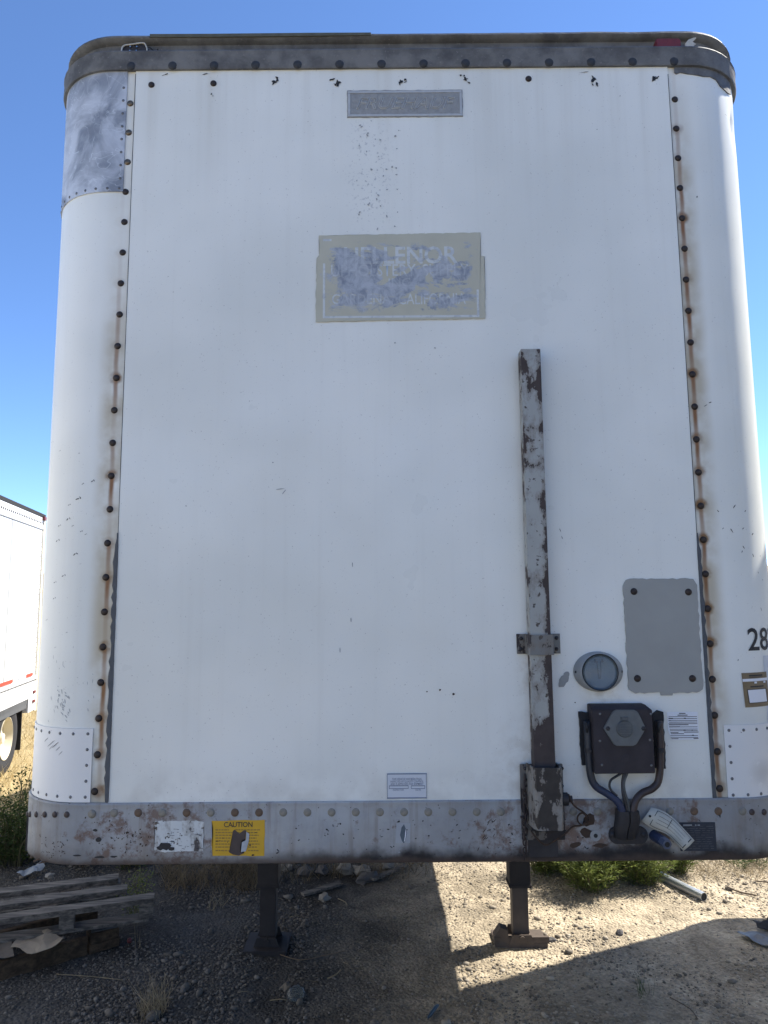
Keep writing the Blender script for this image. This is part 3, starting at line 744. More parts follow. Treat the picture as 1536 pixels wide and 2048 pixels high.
for x in (138, 115, 96, 80, 68, 60):
    s, z = bend(-1, x, 1627); q = wrap(-1, s, z, 0.0118); inst('rivet', ME['bump'], q, nose, rz=-s / RC)
for x in (1499, 1522):
    s, z = bend(1, x, 1622); q = wrap(1, s, z, 0.0118); inst('rivet', ME['bump'], q, nose, rz=s / RC)

# ---------------------------------------------------------------- patch plates on the corners
def patch_plate(side, px_edge, py0, px_s1, py1, mat, off, screws, name='patch_plate'):
    """plate wrapped round the bend between heights seen at its flat edge"""
    e0 = F(px_edge[0], py0); e1 = F(px_edge[1], py1)
    s0 = (XL - (e0.x + e1.x) / 2) if side < 0 else ((e0.x + e1.x) / 2 - XR)
    pl = grid_surface(side, s0, px_s1, e1.z, e0.z, off, 24, 10, name, mat, trailer, thick=0.003)
    for s, z in screws(s0, px_s1, e1.z, e0.z):
        a = max(0, min(s / RC, math.pi / 2)); rz = a * side
        q = wrap(side, s, z, off - 0.0002)
        inst('screw', ME['screw'], q, pl, rz=rz); inst('screw_recess', ME['screwdot'], q, pl, rz=rz)
    return pl
def scr_low(s0, s1, z0, z1):
    out = []
    for k in range(9):
        out += [(s0 + 0.016 + k * 0.048, z1 - 0.016), (s0 + 0.016 + k * 0.048, z0 + 0.016)]
    for k in (1, 2, 3): out.append((s0 + 0.016, z0 + 0.016 + (z1 - z0 - 0.032) * k / 4))
    return out
def scr_up(s0, s1, z0, z1):
    out = [(s0 + 0.014 + k * 0.042, z0 + 0.013) for k in range(10)]
    out += [(s0 + 0.012, z0 + 0.05 + k * 0.05) for k in range(8)]
    return out
patch_plate(-1, (185, 183), 1457, arc + 0.08, 1604, MT['patch'], 0.004, scr_low)
patch_plate(1, (1448, 1454), 1450, arc + 0.08, 1600, MT['patch'], 0.004, scr_low)
patch_plate(-1, (255, 248), 138, arc + 0.10, 384, MT['bare'], 0.004, scr_up)

# ---------------------------------------------------------------- paint chips and scuffs
def chips(name, spots, mat, parent, surf, seed, amp=0.35):
    r = random.Random(seed); m = MB()
    for px, py, w, h, ang in spots:
        c, z = surf.locate(px, py); n = 9; pts = []
        for k in range(n):
            a = 2 * math.pi * k / n; rr = 1 - amp * r.random() * 1.3
            x = math.cos(a) * w / 2 * rr; y = math.sin(a) * h / 2 * rr
            pts.append((x * math.cos(ang) - y * math.sin(ang), x * math.sin(ang) + y * math.cos(ang)))
        vs = [surf.point(c, z, 0.0011)] + [surf.point(c + p[0], z + p[1], 0.0009) for p in pts]
        m.add(vs, [(0, 1 + i, 1 + (i + 1) % n) for i in range(n)])
    return tag(m.build(name, mat, parent), kind='stuff')
class Flat:
    def __init__(self, y): self.y = y
    def locate(self, px, py): p = F(px, py, self.y); return p.x, p.z
    def point(self, x, z, o): return Vector((x, self.y - o, z))
class Bend:
    def __init__(self, side, off=0.0): self.s = side; self.off = off
    def locate(self, px, py): return bend(self.s, px, py)
    def point(self, s, z, o): return wrap(self.s, s, z, self.off + o)
def vee(px, py, w, seed):
    r = random.Random(seed)
    return [(px, py, w, w * 0.30, -0.5 + r.uniform(-.3, .3)), (px + w * 330, py - w * 150, w * 0.8, w * 0.25, 0.9 + r.uniform(-.3, .3))]
lsp = []
for i, (x, y, w) in enumerate([(155, 998, .018), (135, 1039, .015), (118, 1052, .011), (114, 1082, .014), (149, 1109, .015), (126, 1152, .013), (109, 1165, .010),
                              (108, 1197, .010), (93, 1240, .008), (138, 1010, .009), (145, 1052, .008), (162, 1063, .009), (171, 1069, .007), (184, 963, .012), (165, 968, .008),
                              (104, 885, .008), (119, 902, .007), (133, 1265, .006), (110, 1295, .006)]):
    lsp += vee(x, y, w, i)
chips('paint_chips', lsp, MT['chip'], cornerL, Bend(-1), 3)
chips('scuff_marks', [(128 + rnd.uniform(-14, 14), 1405 + rnd.uniform(-28, 28), rnd.uniform(.006, .022), .003, 1.0 + rnd.uniform(-.4, .4)) for _ in range(26)] +
      [(rnd.uniform(95, 190), rnd.uniform(1290, 1450), rnd.uniform(.004, .02), .0018, rnd.uniform(.6, 1.6)) for _ in range(24)], MT['chip_light'], cornerL, Bend(-1), 4)
rsp = [(1411, 811, .022, .003, .5), (1420, 805, .014, .004, .4), (1468, 1013, .020, .0045, .9), (1436, 1022, .014, .004, -.9), (1490, 1022, .012, .004, .8), (1463, 1061, .020, .0045, -1.0),
       (1446, 1057, .008, .003, .8), (1505, 1068, .014, .005, .7), (1487, 1095, .020, .004, -1.0), (1484, 1103, .012, .004, 1.2), (1506, 1111, .015, .004, -1.1), (1486, 1057, .012, .004, .8), (1520, 1112, .006, .004, 0),
       (1451, 230, .022, .0012, -.2), (1516, 1145, .010, .003, -1), (1525, 1160, .008, .003, -1), (1522, 1218, .018, .003, -1.1), (1476, 1320, .009, .003, 1.1), (1394, 394, .010, .006, 1.1)]
chips('paint_chips', rsp, MT['chip'], cornerR, Bend(1), 5)
# torn spots where top fasteners were lost
torn = []
for x, y, seed in ((548, 165, 1), (677, 166, 2), (803, 163, 3), (931, 158, 4), (1187, 158, 5), (1308, 157, 6)):
    r = random.Random(seed)
    torn += [(x, y, .030 + r.uniform(-.006, .006), .024, r.uniform(0, 1.5))]
    for k in range(3): torn.append((x + r.uniform(-14, 12), y + r.uniform(-9, 12), r.uniform(.012, .026), r.uniform(.006, .012), r.uniform(-1.2, 1.2)))
torn += [(423, 188, .010, .007, .8), (426, 192, .008, .005, .3), (331, 149, .03, .005, .4), (412, 148, .035, .005, .25), (1171, 144, .06, .004, .12), (1240, 192, .006, .004, 1), (1194, 259, .005, .004, 1), (372, 1012, .006, .005, 0), (1120, 1060, .022, .003, -1.2), (1124, 1075, .012, .003, -1.2)]
chips('torn_paint_spots', torn, MT['black'], front, Flat(-0.0052), 9, 0.6)
chips('scuff_marks', [(rnd.uniform(712, 800), rnd.uniform(238, 460), rnd.uniform(.005, .014), rnd.uniform(.004, .009), rnd.uniform(0, 3)) for _ in range(34)] +
      [(561, 978, .035, .004, .1), (568, 984, .022, .004, .9), (790, 686, .008, .007, 0), (870, 696, .008, .006, 0), (546, 925, .006, .005, 0), (705, 1130, .004, .02, 0), (702, 1240, .004, .02, 0), (680, 1300, .003, .02, 0)],
      MT['chip_light'], front, Flat(-0.0052), 10)
chips('rust_pits', [(854, 1383, .007, .006, 0), (880, 1380, .009, .008, 0), (907, 1388, .010, .008, .5), (1150, 1405, .006, .005, 0)], MT['rust'], front, Flat(-0.0052), 11)
# grime and old adhesive on the nose rail
nsp = []
for _ in range(60):
    x = rnd.choice([rnd.uniform(560, 1040), rnd.uniform(540, 1040), rnd.uniform(1130, 1420)]); nsp.append((x, rnd.uniform(1640, 1712), rnd.uniform(.004, .014), rnd.uniform(.002, .007), rnd.uniform(-1, 1)))
nsp += [(1438, 1627, .010, .03, .1), (190, 1660, .02, .012, 0), (198, 1678, .025, .018, .4), (155, 1711, .04, .008, 0), (200, 1714, .04, .008, 0), (228, 1713, .03, .008, 0)]
chips('grime_spots', nsp, MT['greasy'], nose, Flat(-0.0122), 12)
chips('rust_spots', [(rnd.gauss(245, 40), rnd.gauss(1675, 18), rnd.uniform(.003, .011), rnd.uniform(.002, .006), rnd.uniform(0, 3)) for _ in range(60)] +
      [(rnd.gauss(970, 12), rnd.gauss(1665, 14), rnd.uniform(.008, .025), .003, rnd.uniform(.6, 1.2)) for _ in range(14)] +
      [(1178, 1640, .045, .05, 0), (1172, 1665, .04, .05, 1), (1200, 1690, .06, .02, 0), (1150, 1690, .05, .02, .3)], MT['rust'], nose, Flat(-0.0121), 13)
bs = Bend(-1, 0.012)
chips('scuff_marks', [(58, 1690, .012, .022, .3), (62, 1680, .010, .03, 0), (80, 1718, .05, .008, -.4), (92, 1722, .05, .008, -.3), (70, 1712, .03, .008, -.5)] + [(rnd.uniform(90, 140), rnd.uniform(1678, 1712), rnd.uniform(.004, .010), .003, rnd.uniform(0, 3)) for _ in range(30)], MT['rust'], nose, bs, 14)
# scratches on the lower left patch
chips('scratches', [(104, 1487, .055, .0025, -.62), (112, 1490, .045, .003, -.66), (118, 1497, .03, .002, -.72), (105, 1494, .035, .0018, -.7), (124, 1505, .025, .0018, -.75), (96, 1478, .03, .0018, -.65)], MT['chip'], cornerL, Bend(-1, 0.0042), 15)

# torn edge of the old roof flashing on the right bend
m = MB(); up = []; lo = []
prof_r = [(1347, 141, 146), (1352, 141, 149), (1360, 141, 146), (1375, 142, 149), (1392, 142, 151), (1405, 143, 154), (1418, 145, 154), (1430, 148, 160), (1437, 152, 172), (1444, 157, 178), (1452, 163, 185), (1458, 170, 188)]
for x, y0, y1 in prof_r:
    s, z0 = bend(1, x, y0); s1, z1 = bend(1, x, y1)
    up.append(wrap(1, s, ZT0 + 0.004, 0.004)); lo.append(wrap(1, s, min(ZT0 - 0.006, z1), 0.004))
m.rings([[p + Vector((0, 0.004, 0)) for p in up], up, lo, [p + Vector((0, 0.004, 0)) for p in lo]], False); m.build('torn_flashing', MT['dark'], trailer)

# ---------------------------------------------------------------- lamps on the top rail
lamp = MB().prism(rrect(*pxrect(1310, 78, 1362, 99, -0.004), 0.012), -0.010, 0.03).build('marker_lamp', MT['red_lens'], trailer, bevel=0.004)
flap = MB(); pts = [(1371, 97), (1370, 88), (1376, 80), (1391, 74), (1392, 77), (1385, 84), (1392, 88), (1388, 91), (1387, 98)]
flap.prism(pxpoly(pts, 0.008), 0.007, 0.011); flap.build('torn_gasket', MT['cream'], trailer)
blr = empty('broken_marker_lamp', (0, 0, 0)); blr.parent = trailer; blr.matrix_parent_inverse = Matrix.Translation(trailer.location).inverted()
C.objects.unlink(blr); bpy.data.objects.remove(blr)
x0, z0, x1, z1 = pxrect(243, 88, 296, 107, 0.005)
broken = MB().prism(rrect(x0 + 0.004, z0 + 0.004, x1 - 0.004, z1 - 0.004, 0.010), 0.006, 0.03).build('broken_marker_lamp', MT['greasy'], trailer)
rim = [F(x, y, 0.002) for x, y in ((243, 106), (244, 97), (249, 91), (262, 89), (286, 86), (292, 92), (294, 99), (291, 105), (270, 106), (243, 106))]
MB().tube(smooth_path(rim, 4), 0.0028, 6).build('rim', MT['cream'], broken, True)
for x, y in ((261, 94), (274, 94), (260, 102), (273, 102)):
    p = F(x, y, 0.004); MB().cyl((p.x, 0.006, p.z), (p.x, 0.001, p.z), 0.0028, None, 8).build('contact', MT['chrome'], broken)
MB().tube(smooth_path([F(294, 94, 0.006), F(301, 96, 0.0), F(307, 102, 0.004), F(312, 105, 0.004), F(316, 98, 0.002)], 4), 0.002, 6).build('wire', MT['rubber'], broken, True)

# ---------------------------------------------------------------- nameplate
x0, z0, x1, z1 = pxrect(694, 181, 926, 233, -0.006)
npl = MB().prism(ragged([(x0, z0), (x1, z0), (x1, z1), (x0, z1)], 0.012, 0.0012, 3), -0.0062, -0.003).build('nameplate', MT['name_plate'], trailer)
b_ = 0.0075; fr = MB()
for r_ in ((x0 + .004, z0 + .003, x1 - .002, z0 + .003 + b_), (x0 + .004, z1 - b_ - .004, x1 - .004, z1 - .004), (x0 + .004, z0 + .004 + b_, x0 + .004 + b_, z1 - .005 - b_), (x1 - .003 - b_, z0 + .004 + b_, x1 - .003, z1 - .005 - b_)):
    fr.bx(r_[0], r_[2], -0.0078, -0.006, r_[1], r_[3])
fr.build('raised_border', MT['name_line'], npl)
text_at('FRUEHAUF', pxrect(712, 195, 911, 217, -0.0068), -0.0068, MT['name_line'], npl, 'raised_lettering', shear=0.35, outline=0.018, spacing=1.02)

# ---------------------------------------------------------------- painted sign
pts = pxpoly([(631, 644), (971, 637), (969, 513), (962, 512), (961, 465), (800, 468), (638, 471), (638, 510), (633, 516)], -0.0055)
bm = fill_sheet(ragged(pts, 0.01, 0.0012, 4), -0.0056)
me = bpy.data.meshes.new('painted_sign'); bm.to_mesh(me); bm.free()
sign = link('painted_sign', me, MT['sign'], trailer)
for txt, rc, kw in (('HELLENOR', (688, 494, 916, 527), dict(bold=0.02)), ('UPHOLSTERY', (662, 529, 832, 552), dict(bold=0.008)), ('SUPPLY', (845, 528, 938, 551), dict(bold=0.008)), ('INC', (777, 556, 821, 573), dict(bold=0.01)), ('GARDENA,', (664, 588, 786, 611), dict(bold=0.008)), ('CALIFORNIA', (797, 587, 932, 608), dict(bold=0.008))):
    text_at(txt, pxrect(*rc, -0.0062), -0.0062, MT['sign_l'], sign, **kw)
brd = MB(); x0, z0, x1, z1 = pxrect(646, 478, 959, 634, -0.006); w = 0.008
for r_ in ((x0, z0, x1, z0 + w), (x0, z0 + w, x0 + w, z0 + 0.2), (x1 - w, z0 + w, x1, z0 + 0.1), (x0, z1 - w, x0 + 0.03, z1)): brd.add([(r_[0], -.0059, r_[1]), (r_[2], -.0059, r_[1]), (r_[2], -.0059, r_[3]), (r_[0], -.0059, r_[3])], [(0, 1, 2, 3)])
brd.build('sign_border', MT['sign_l'], sign)

# ---------------------------------------------------------------- mast with clamp and socket
def quad_prism(m, tl, tr, bl, br, y0, y1):
    return m.prism([(tl.x, tl.z), (tr.x, tr.z), (br.x, br.z), (bl.x, bl.z)], y0, y1)
YM = -0.062
tl, tr = F(1044, 698, YM), F(1080, 697, YM); bl, br = F(1067, 1545, YM), F(1112, 1545, YM)
mcx = (tl.x + tr.x + bl.x + br.x) / 4; hw = ((tr.x - tl.x) + (br.x - bl.x)) / 4
m = MB(); ztop, zbot = tl.z, bl.z
m.bx(mcx - hw, mcx + hw, YM, YM + 0.003, zbot, ztop).bx(mcx - hw, mcx - hw + 0.003, YM + 0.0035, -0.012, zbot, ztop).bx(mcx + hw - 0.003, mcx + hw, YM + 0.0035, -0.012, zbot, ztop).bx(mcx - hw + 0.0035, mcx + hw - 0.0035, -0.0155, -0.012, zbot, ztop)
MT['post'] = mat_chipped('mast_paint_b', (0.36, 0.37, 0.35), (0.060, 0.046, 0.042), (2.02, 1.96, 0.10), 0.58, (mcx - 0.022, 0.028, 0.050))
mast = m.build('mast', MT['post'], trailer)
yf = YM - 0.004
cl = F(1033, 1268, -0.010); cr = F(1121, 1307, -0.010); il, ir = mcx - hw - 0.004, mcx + hw + 0.004
m = MB()
strap = [(cl.x, -0.0055), (cl.x, -0.011), (il - 0.004, -0.011), (il - 0.004, yf), (il, yf - 0.004), (ir, yf - 0.004), (ir + 0.004, yf), (ir + 0.004, -0.011), (cr.x, -0.011), (cr.x, -0.0055), (ir, -0.0055), (ir, yf), (il, yf), (il, -0.0055)]
m.rings([[(x, y, cr.z) for x, y in strap], [(x, y, cl.z) for x, y in strap]], True)
for zz in (cr.z, cl.z):
    b0 = len(m.v); m.v += [(x, y, zz) for x, y in strap]
    for f in ((0, 1, 2, 13), (2, 3, 12, 13), (3, 4, 5, 6, 11, 12), (6, 7, 10, 11), (7, 8, 9, 10)): m.f.append(tuple(b0 + i for i in f))
clamp = m.build('clamp_bracket', MT['clamp'], trailer)
for x, y in ((1042, 1277), (1042, 1298), (1113, 1276), (1113, 1298)):
    p = F(x, y, -0.011); inst('bolt', ME['bolt'], (p.x, -0.011, p.z), clamp, scale=(0.7, 0.8, 0.7))
# socket at the foot of the mast: back plate, hat channel, greasy lower plate
a = F(1040, 1529, -0.022); b = F(1131, 1680, -0.022)
sock = MB().prism([(a.x, b.z), (b.x, b.z), (b.x, a.z), (a.x, a.z)], -0.022, -0.012).build('post_socket', MT['plate_d'], trailer, bevel=0.0015)
ha = F(1063, 1537, -0.10); hb = F(1120, 1662, -0.10)
hx0, hx1 = mcx - hw - 0.012, mcx + hw + 0.012
m = MB(); yh = -0.098
prof = [(hx0 - 0.008, -0.0225), (hx0 + 0.002, yh + 0.012), (hx0 + 0.010, yh), (hx1 - 0.006, yh), (hx1, yh + 0.008), (hx1 + 0.002, -0.0225)]
inn = [(hx1 - 0.003, -0.0225), (hx1 - 0.005, yh + 0.010), (hx1 - 0.009, yh + 0.004), (hx0 + 0.012, yh + 0.004), (hx0 + 0.006, yh + 0.014), (hx0 - 0.003, -0.0225)]
loop = prof + inn; n = len(loop)
m.rings([[(x, y, hb.z) for x, y in loop], [(x, y, ha.z) for x, y in loop]], True)
for zz in (hb.z, ha.z):
    b0 = len(m.v); m.v += [(x, y, zz) for x, y in loop]
    for i in range(5): m.f.append((b0 + i, b0 + i + 1, b0 + n - 2 - i, b0 + n - 1 - i))
m.build('channel', MT['sockpaint'], sock)
m = MB(); a2 = F(1058, 1662, -0.03); b2 = F(1118, 1716, -0.03)
m.add([(hx0, -0.094, hb.z + 0.004), (hx1, -0.094, hb.z + 0.004), (hx1, -0.03, hb.z - 0.022), (hx0, -0.03, hb.z - 0.022), (hx0, -0.013, hb.z - 0.022), (hx1, -0.013, hb.z - 0.022)], [(0, 1, 2, 3), (3, 2, 5, 4)])
m.bx(a2.x, b2.x, -0.020, -0.0125, b2.z, hb.z - 0.024)
m.build('toe_plate', MT['greasy'], sock)
for x, y in ((1050, 1537), (1124, 1537), (1124, 1572), (1125, 1640)):
    p = F(x, y, -0.023); inst('bolt', ME['bolt'], (p.x, -0.0222, p.z), sock, scale=(0.65, 0.8, 0.65))
p = F(1128, 1598, -0.06); MB().cyl((hx1, -0.06, p.z), (hx1 + 0.022, -0.06, p.z), 0.020, None, 12).cyl((hx1 + 0.022, -0.06, p.z), (hx1 + 0.036, -0.06, p.z), 0.010, None, 10).build('lock_pin', MT['greasy'], sock, auto=0.6)
wp = [F(1137, 1588, -0.07), F(1142, 1602, -0.07), F(1150, 1613, -0.05), F(1166, 1624, -0.03), F(1177, 1635, -0.028), F(1176, 1645, -0.03), F(1165, 1650, -0.032), F(1156, 1643, -0.034), F(1156, 1632, -0.034), F(1164, 1626, -0.034), F(1172, 1632, -0.036),
      F(1173, 1642, -0.034), F(1162, 1651, -0.03), F(1146, 1653, -0.03), F(1132, 1666, -0.04), F(1112, 1680, -0.05), F(1093, 1690, -0.055), F(1078, 1681, -0.06), F(1062, 1662, -0.05)]
MB().tube(smooth_path(wp, 4), 0.0028, 7).build('safety_wire', MT['rust'], sock, True)
cha = empty('chain', F(1050, 1560, -0.03)); cha.parent = trailer; cha.matrix_parent_inverse = Matrix.Translation(trailer.location).inverted()
def link_mesh():
    m = MB(); pts = []
    for k in range(17):
        a = 2 * math.pi * k / 16; pts.append((0.0055 * math.cos(a), 0, 0.0115 * math.sin(a)))
    m.tube(pts, 0.0024, 6, False); me = bpy.data.meshes.new('chain_link'); me.from_pydata(m.v, [], m.f); me.polygons.foreach_set('use_smooth', [True] * len(me.polygons)); me.materials.append(MT['chain']); return me
LK = link_mesh(); zc0, zc1 = F(1050, 1556, -0.03).z, F(1050, 1712, -0.03).z; nl = 17
for k in range(nl):
    t = k / (nl - 1); p = F(1050 + 2.0 * math.sin(k * 1.9), 1556 + 156 * t, -0.031)
    o = inst('chain_link', LK, (p.x, -0.031 + 0.002 * math.sin(k * 2.3), p.z), None, rz=(0.35 if k % 2 else 1.45)); o.parent = cha; o.matrix_parent_inverse = Matrix.Translation(cha.location).inverted()
MB().cyl(F(1041, 1634, -0.028), F(1052, 1634, -0.028), 0.004, None, 8).build('chain_hook', MT['chain'], sock)

# ---------------------------------------------------------------- grey cover plate and dome lamp
x0, z0, x1, z1 = pxrect(1246, 1158, 1407, 1385, -0.009)
cov = MB().prism(ragged(rrect(x0, z0, x1, z1, 0.022, 3), 0.014, 0.0022, 8), -0.0095, -0.003).build('cover_plate', MT['grey_plate'], trailer)
for x, y in ((1268, 1183), (1377, 1184), (1275, 1357), (1385, 1357)):
    p = F(x, y, -0.010); inst('rivet', ME['seam'], (p.x, -0.0095, p.z), cov, scale=(0.98, 1, 0.98))
MB().prism(pxpoly([(1320, 1383), (1347, 1383), (1345, 1391), (1322, 1391)], -0.009), -0.0085, -0.004).build('plate_tab', MT['grey_plate'], cov)
pc = F(1196, 1343, -0.006); rc = F(1201, 1343, -0.040); RL = 0.0625
n = 40; ov = lambda rx, rz, y, cx, cz: [(cx + rx * math.cos(2 * math.pi * k / n), y, cz + rz * math.sin(2 * math.pi * k / n)) for k in range(n)]
cx, cz = pc.x, pc.z
dl = MB().rings([ov(0.080, 0.064, -0.004, cx, cz), ov(0.080, 0.064, -0.010, cx, cz), ov(0.068, 0.062, -0.022, cx, cz), ov(0.0635, 0.0605, -0.030, cx, cz), ov(0.060, 0.058, -0.032, cx, cz), ov(0.0565, 0.0565, -0.030, cx, cz), ov(0.056, 0.056, -0.024, cx, cz)], True)
dome = dl.build('dome_lamp', MT['lampgrey'], trailer, auto=0.7)
MB().rings([ov(0.0562, 0.0562, -0.018, cx, cz), ov(0.04, 0.04, -0.010, cx, cz), ov(0.015, 0.015, -0.0075, cx, cz)], True, False, True).build('reflector', MT['lampin'], dome, True)
MB().rings([ov(0.0562, 0.0562, -0.026, cx, cz), ov(0.046, 0.046, -0.033, cx, cz), ov(0.026, 0.026, -0.037, cx, cz), ov(0.006, 0.006, -0.0385, cx, cz)], True, True, True).build('lens', MT['glass'], dome, True)
MB().tube(ov(0.0572, 0.0572, -0.0315, cx, cz) + [ov(0.0572, 0.0572, -0.0315, cx, cz)[0]], 0.0016, 6, False).build('gasket', MT['rubber'], dome, True)
fil = MB()
for sx in (-1, 1):
    fil.tube([(cx + sx * 0.006, -0.020, cz + 0.032), (cx + sx * 0.0045, -0.021, cz + 0.008), (cx + sx * 0.002, -0.022, cz - 0.022)], 0.0022, 6).bx(cx + sx * 0.009 - 0.005, cx + sx * 0.009 + 0.005, -0.022, -0.016, cz + 0.030, cz + 0.034).bx(cx + sx * 0.011 - 0.002, cx + sx * 0.011 + 0.002, -0.022, -0.016, cz + 0.034, cz + 0.042)
fil.build('filament_posts', MT['black'], dome)
MB().cyl((cx, -0.022, cz + 0.006), (cx + 0.001, -0.022, cz - 0.020), 0.0026, 0.0012, 8).build('bulb', MT['chrome'], dome, True)
for sx in (-1, 1): inst('screw', ME['bolt'], (cx + sx * 0.0735, -0.0145, cz), dome, scale=(0.5, 0.5, 0.5))
chips('adhesive_mark', [(1128, 1359, .046, .034, 0.9), (1124, 1366, .036, .026, 1.1), (1134, 1348, .024, .022, .3)], MT['lampgrey'], front, Flat(-0.0048), 21, 0.25)

# ---------------------------------------------------------------- junction box with socket, conduits and cables
bk = MB(); bk2 = MB()
bk.prism(ragged(pxpoly([(1158, 1425), (1188, 1424), (1188, 1530), (1164, 1531)], -0.016), 0.012, 0.002, 2), -0.016, -0.004)
bk2.prism(ragged(pxpoly([(1306, 1428), (1316, 1421), (1327, 1424), (1332, 1537), (1312, 1537)], -0.016), 0.012, 0.002, 3), -0.016, -0.004)
YB = -0.062
jb_pts = pxpoly([(1186, 1420), (1306, 1419), (1311, 1547), (1190, 1548)], YB)
bt = pxpoly([(1184, 1411), (1298, 1408)], -0.03)
m = MB()
f0 = [(x, YB, z) for x, z in jb_pts]
z_top = F(1240, 1409, -0.035).z
b0 = [(jb_pts[0][0], -0.036, z_top), (jb_pts[1][0] - 0.012, -0.036, z_top), (jb_pts[1][0], -0.036, z_top - 0.014)]
xa, xb, zb = jb_pts[3][0], jb_pts[2][0], jb_pts[2][1]
zt = jb_pts[0][1]
V = [(xa, YB, zb), (xb, YB, zb), (xb, YB, zt), (xa, YB, zt), (xa, -0.004, zb), (xb, -0.004, zb), (xb, -0.004, z_top - 0.012), (xa, -0.004, z_top), (xb - 0.012, -0.036, z_top), (xa, -0.036, z_top), (xb, -0.036, z_top - 0.012), (xb - 0.012, -0.004, z_top)]
m.add(V, [(0, 1, 2, 3), (0, 4, 5, 1), (3, 2, 10, 8, 9), (1, 5, 6, 10, 2), (0, 3, 9, 7, 4), (9, 8, 11, 7), (8, 10, 6, 11), (4, 7, 11, 6, 5)])
jbox = m.build('junction_box', MT['box'], trailer, bevel=0.002)
bkp = bk.build('back_plate', MT['boxback'], jbox); bk2.build('back_plate', MT['boxback'], jbox)
hexp = pxpoly([(1207.5, 1457), (1226, 1423), (1233, 1420), (1269, 1420), (1276, 1424), (1292, 1457), (1273, 1489), (1266, 1492), (1234, 1492), (1228, 1489)], YB - 0.008)
hx = MB().prism(hexp, YB - 0.009, YB - 0.0005).build('socket_cover', MT['socket'], jbox, bevel=0.002)
hc = F(1250, 1458, YB - 0.012)
MB().cyl((hc.x, YB - 0.009, hc.z), (hc.x, YB - 0.014, hc.z), 0.0265, 0.024, 24).bx(hc.x - 0.011, hc.x + 0.011, YB - 0.0155, YB - 0.009, hc.z + 0.026, hc.z + 0.036).build('cap', MT['socket2'], hx, auto=0.5)
for k in range(6):
    MB().bx(hc.x - 0.017, hc.x + 0.017, YB - 0.0152, YB - 0.0138, hc.z - 0.014 + k * 0.005, hc.z - 0.0125 + k * 0.005).build('cap_rib', MT['socket'], hx)
for x in (1216, 1287):
    p = F(x, 1457, YB - 0.009); inst('screw', ME['bolt'], (p.x, YB - 0.0088, p.z), jbox, scale=(0.75, 0.7, 0.75))
p = F(1252, 1518, YB); inst('knockout', ME['rail'].copy(), (p.x, YB + 0.0002, p.z), jbox, scale=(1.15, 0.35, 1.15)).data.materials[0] = MT['box']
for x, y in ((1200, 1428), (1200, 1482), (1204, 1530), (1302, 1428), (1300, 1480), (1303, 1531)):
    p = F(x, y, YB); inst('screw', ME['screw'], (p.x, YB + 0.0003, p.z), jbox, scale=(0.8, 0.7, 0.8))
def hose(name, pts, r, mat, cap=True): return MB().tube(smooth_path([F(x, y, Y) for x, y, Y in pts], 5), r, 10, cap).build(name, mat, jbox, True)
hose('conduit', [(1174, 1442, -.030), (1177, 1500, -.032), (1181, 1548, -.034), (1191, 1572, -.036), (1212, 1586, -.040), (1232, 1600, -.046), (1243, 1618, -.048), (1247, 1640, -.046)], 0.0118, MT['hose_blue'])
hose('conduit', [(1318, 1442, -.030), (1321, 1500, -.032), (1318, 1556, -.034), (1306, 1576, -.036), (1285, 1586, -.040), (1272, 1600, -.046), (1267, 1618, -.048), (1264, 1640, -.046)], 0.0112, MT['hose_red'])
for x in (1174, 1318):
    p = F(x, 1455, -.045); MB().tube([(p.x, -.0425, p.z - .016), (p.x, -.0435, p.z), (p.x, -.0425, p.z + .018)], [.003, .0062, .003], 8).build('conduit_mouth_dark', MT['black'], jbox, True)  # solid black spindle paints the dark of the open conduit end
hose('cable', [(1244, 1546, -.045), (1232, 1553, -.045), (1222, 1560, -.045), (1219, 1570, -.044), (1222, 1580, -.046), (1234, 1592, -.05)], 0.0036, MT['hose'])
hose('cable', [(1249, 1546, -.045), (1246, 1565, -.046), (1247, 1590, -.05), (1253, 1612, -.05), (1256, 1640, -.05)], 0.0058, MT['hose'])
hose('cable', [(1255, 1546, -.046), (1249, 1562, -.05), (1249, 1580, -.052), (1257, 1610, -.052), (1259, 1640, -.05)], 0.0036, plain('grey_tape', (0.075, 0.082, 0.08), 0.6, 0, 0.3, 40))
for x, y in ((1177, 1500), (1321, 1500)):
    p = F(x, y, -.032); MB().cyl((p.x, -.0325, p.z - .007), (p.x, -.0325, p.z + .007), .0132, None, 16).bx(p.x - .005, p.x + .005, -.050, -.044, p.z - .005, p.z + .005).build('hose_clamp', MT['greasy'], jbox, auto=0.6)
# boot clamped to the nose rail
bp = rrect(*pxrect(1218, 1654, 1297, 1688, -0.022), 0.024, 6)
boot = MB().prism(bp, -0.023, -0.012).build('cable_boot', MT['greasy'], trailer, bevel=0.002)
m = MB(); q0, q1 = F(1237, 1624, -.06), F(1282, 1624, -.06); q2, q3 = F(1234, 1682, -.05), F(1278, 1682, -.05); ym = -0.055
rings_ = []
for z, xa_, xb_, yy in ((q0.z, q0.x + .003, q1.x - .003, -.062), (q0.z - .03, q0.x, q1.x, -.062), (q2.z + .03, q2.x, q3.x, -.056), (q2.z, q2.x + .004, q3.x - .004, -.040)):
    xm = (xa_ + xb_) / 2; rings_.append([(xa_, -.02, z), (xa_, yy + .01, z), (xa_ + .010, yy, z), (xm - .002, yy, z), (xm, yy + .008, z), (xm + .002, yy, z), (xb_ - .010, yy, z), (xb_, yy + .01, z), (xb_, -.02, z)])
m.rings(rings_, True, True, True); m.build('boot_body', MT['greasy'], boot, auto=0.8)
for x in (1225, 1287): p = F(x, 1669, -.024); inst('bolt', ME['bolt'], (p.x, -.0228, p.z), boot)
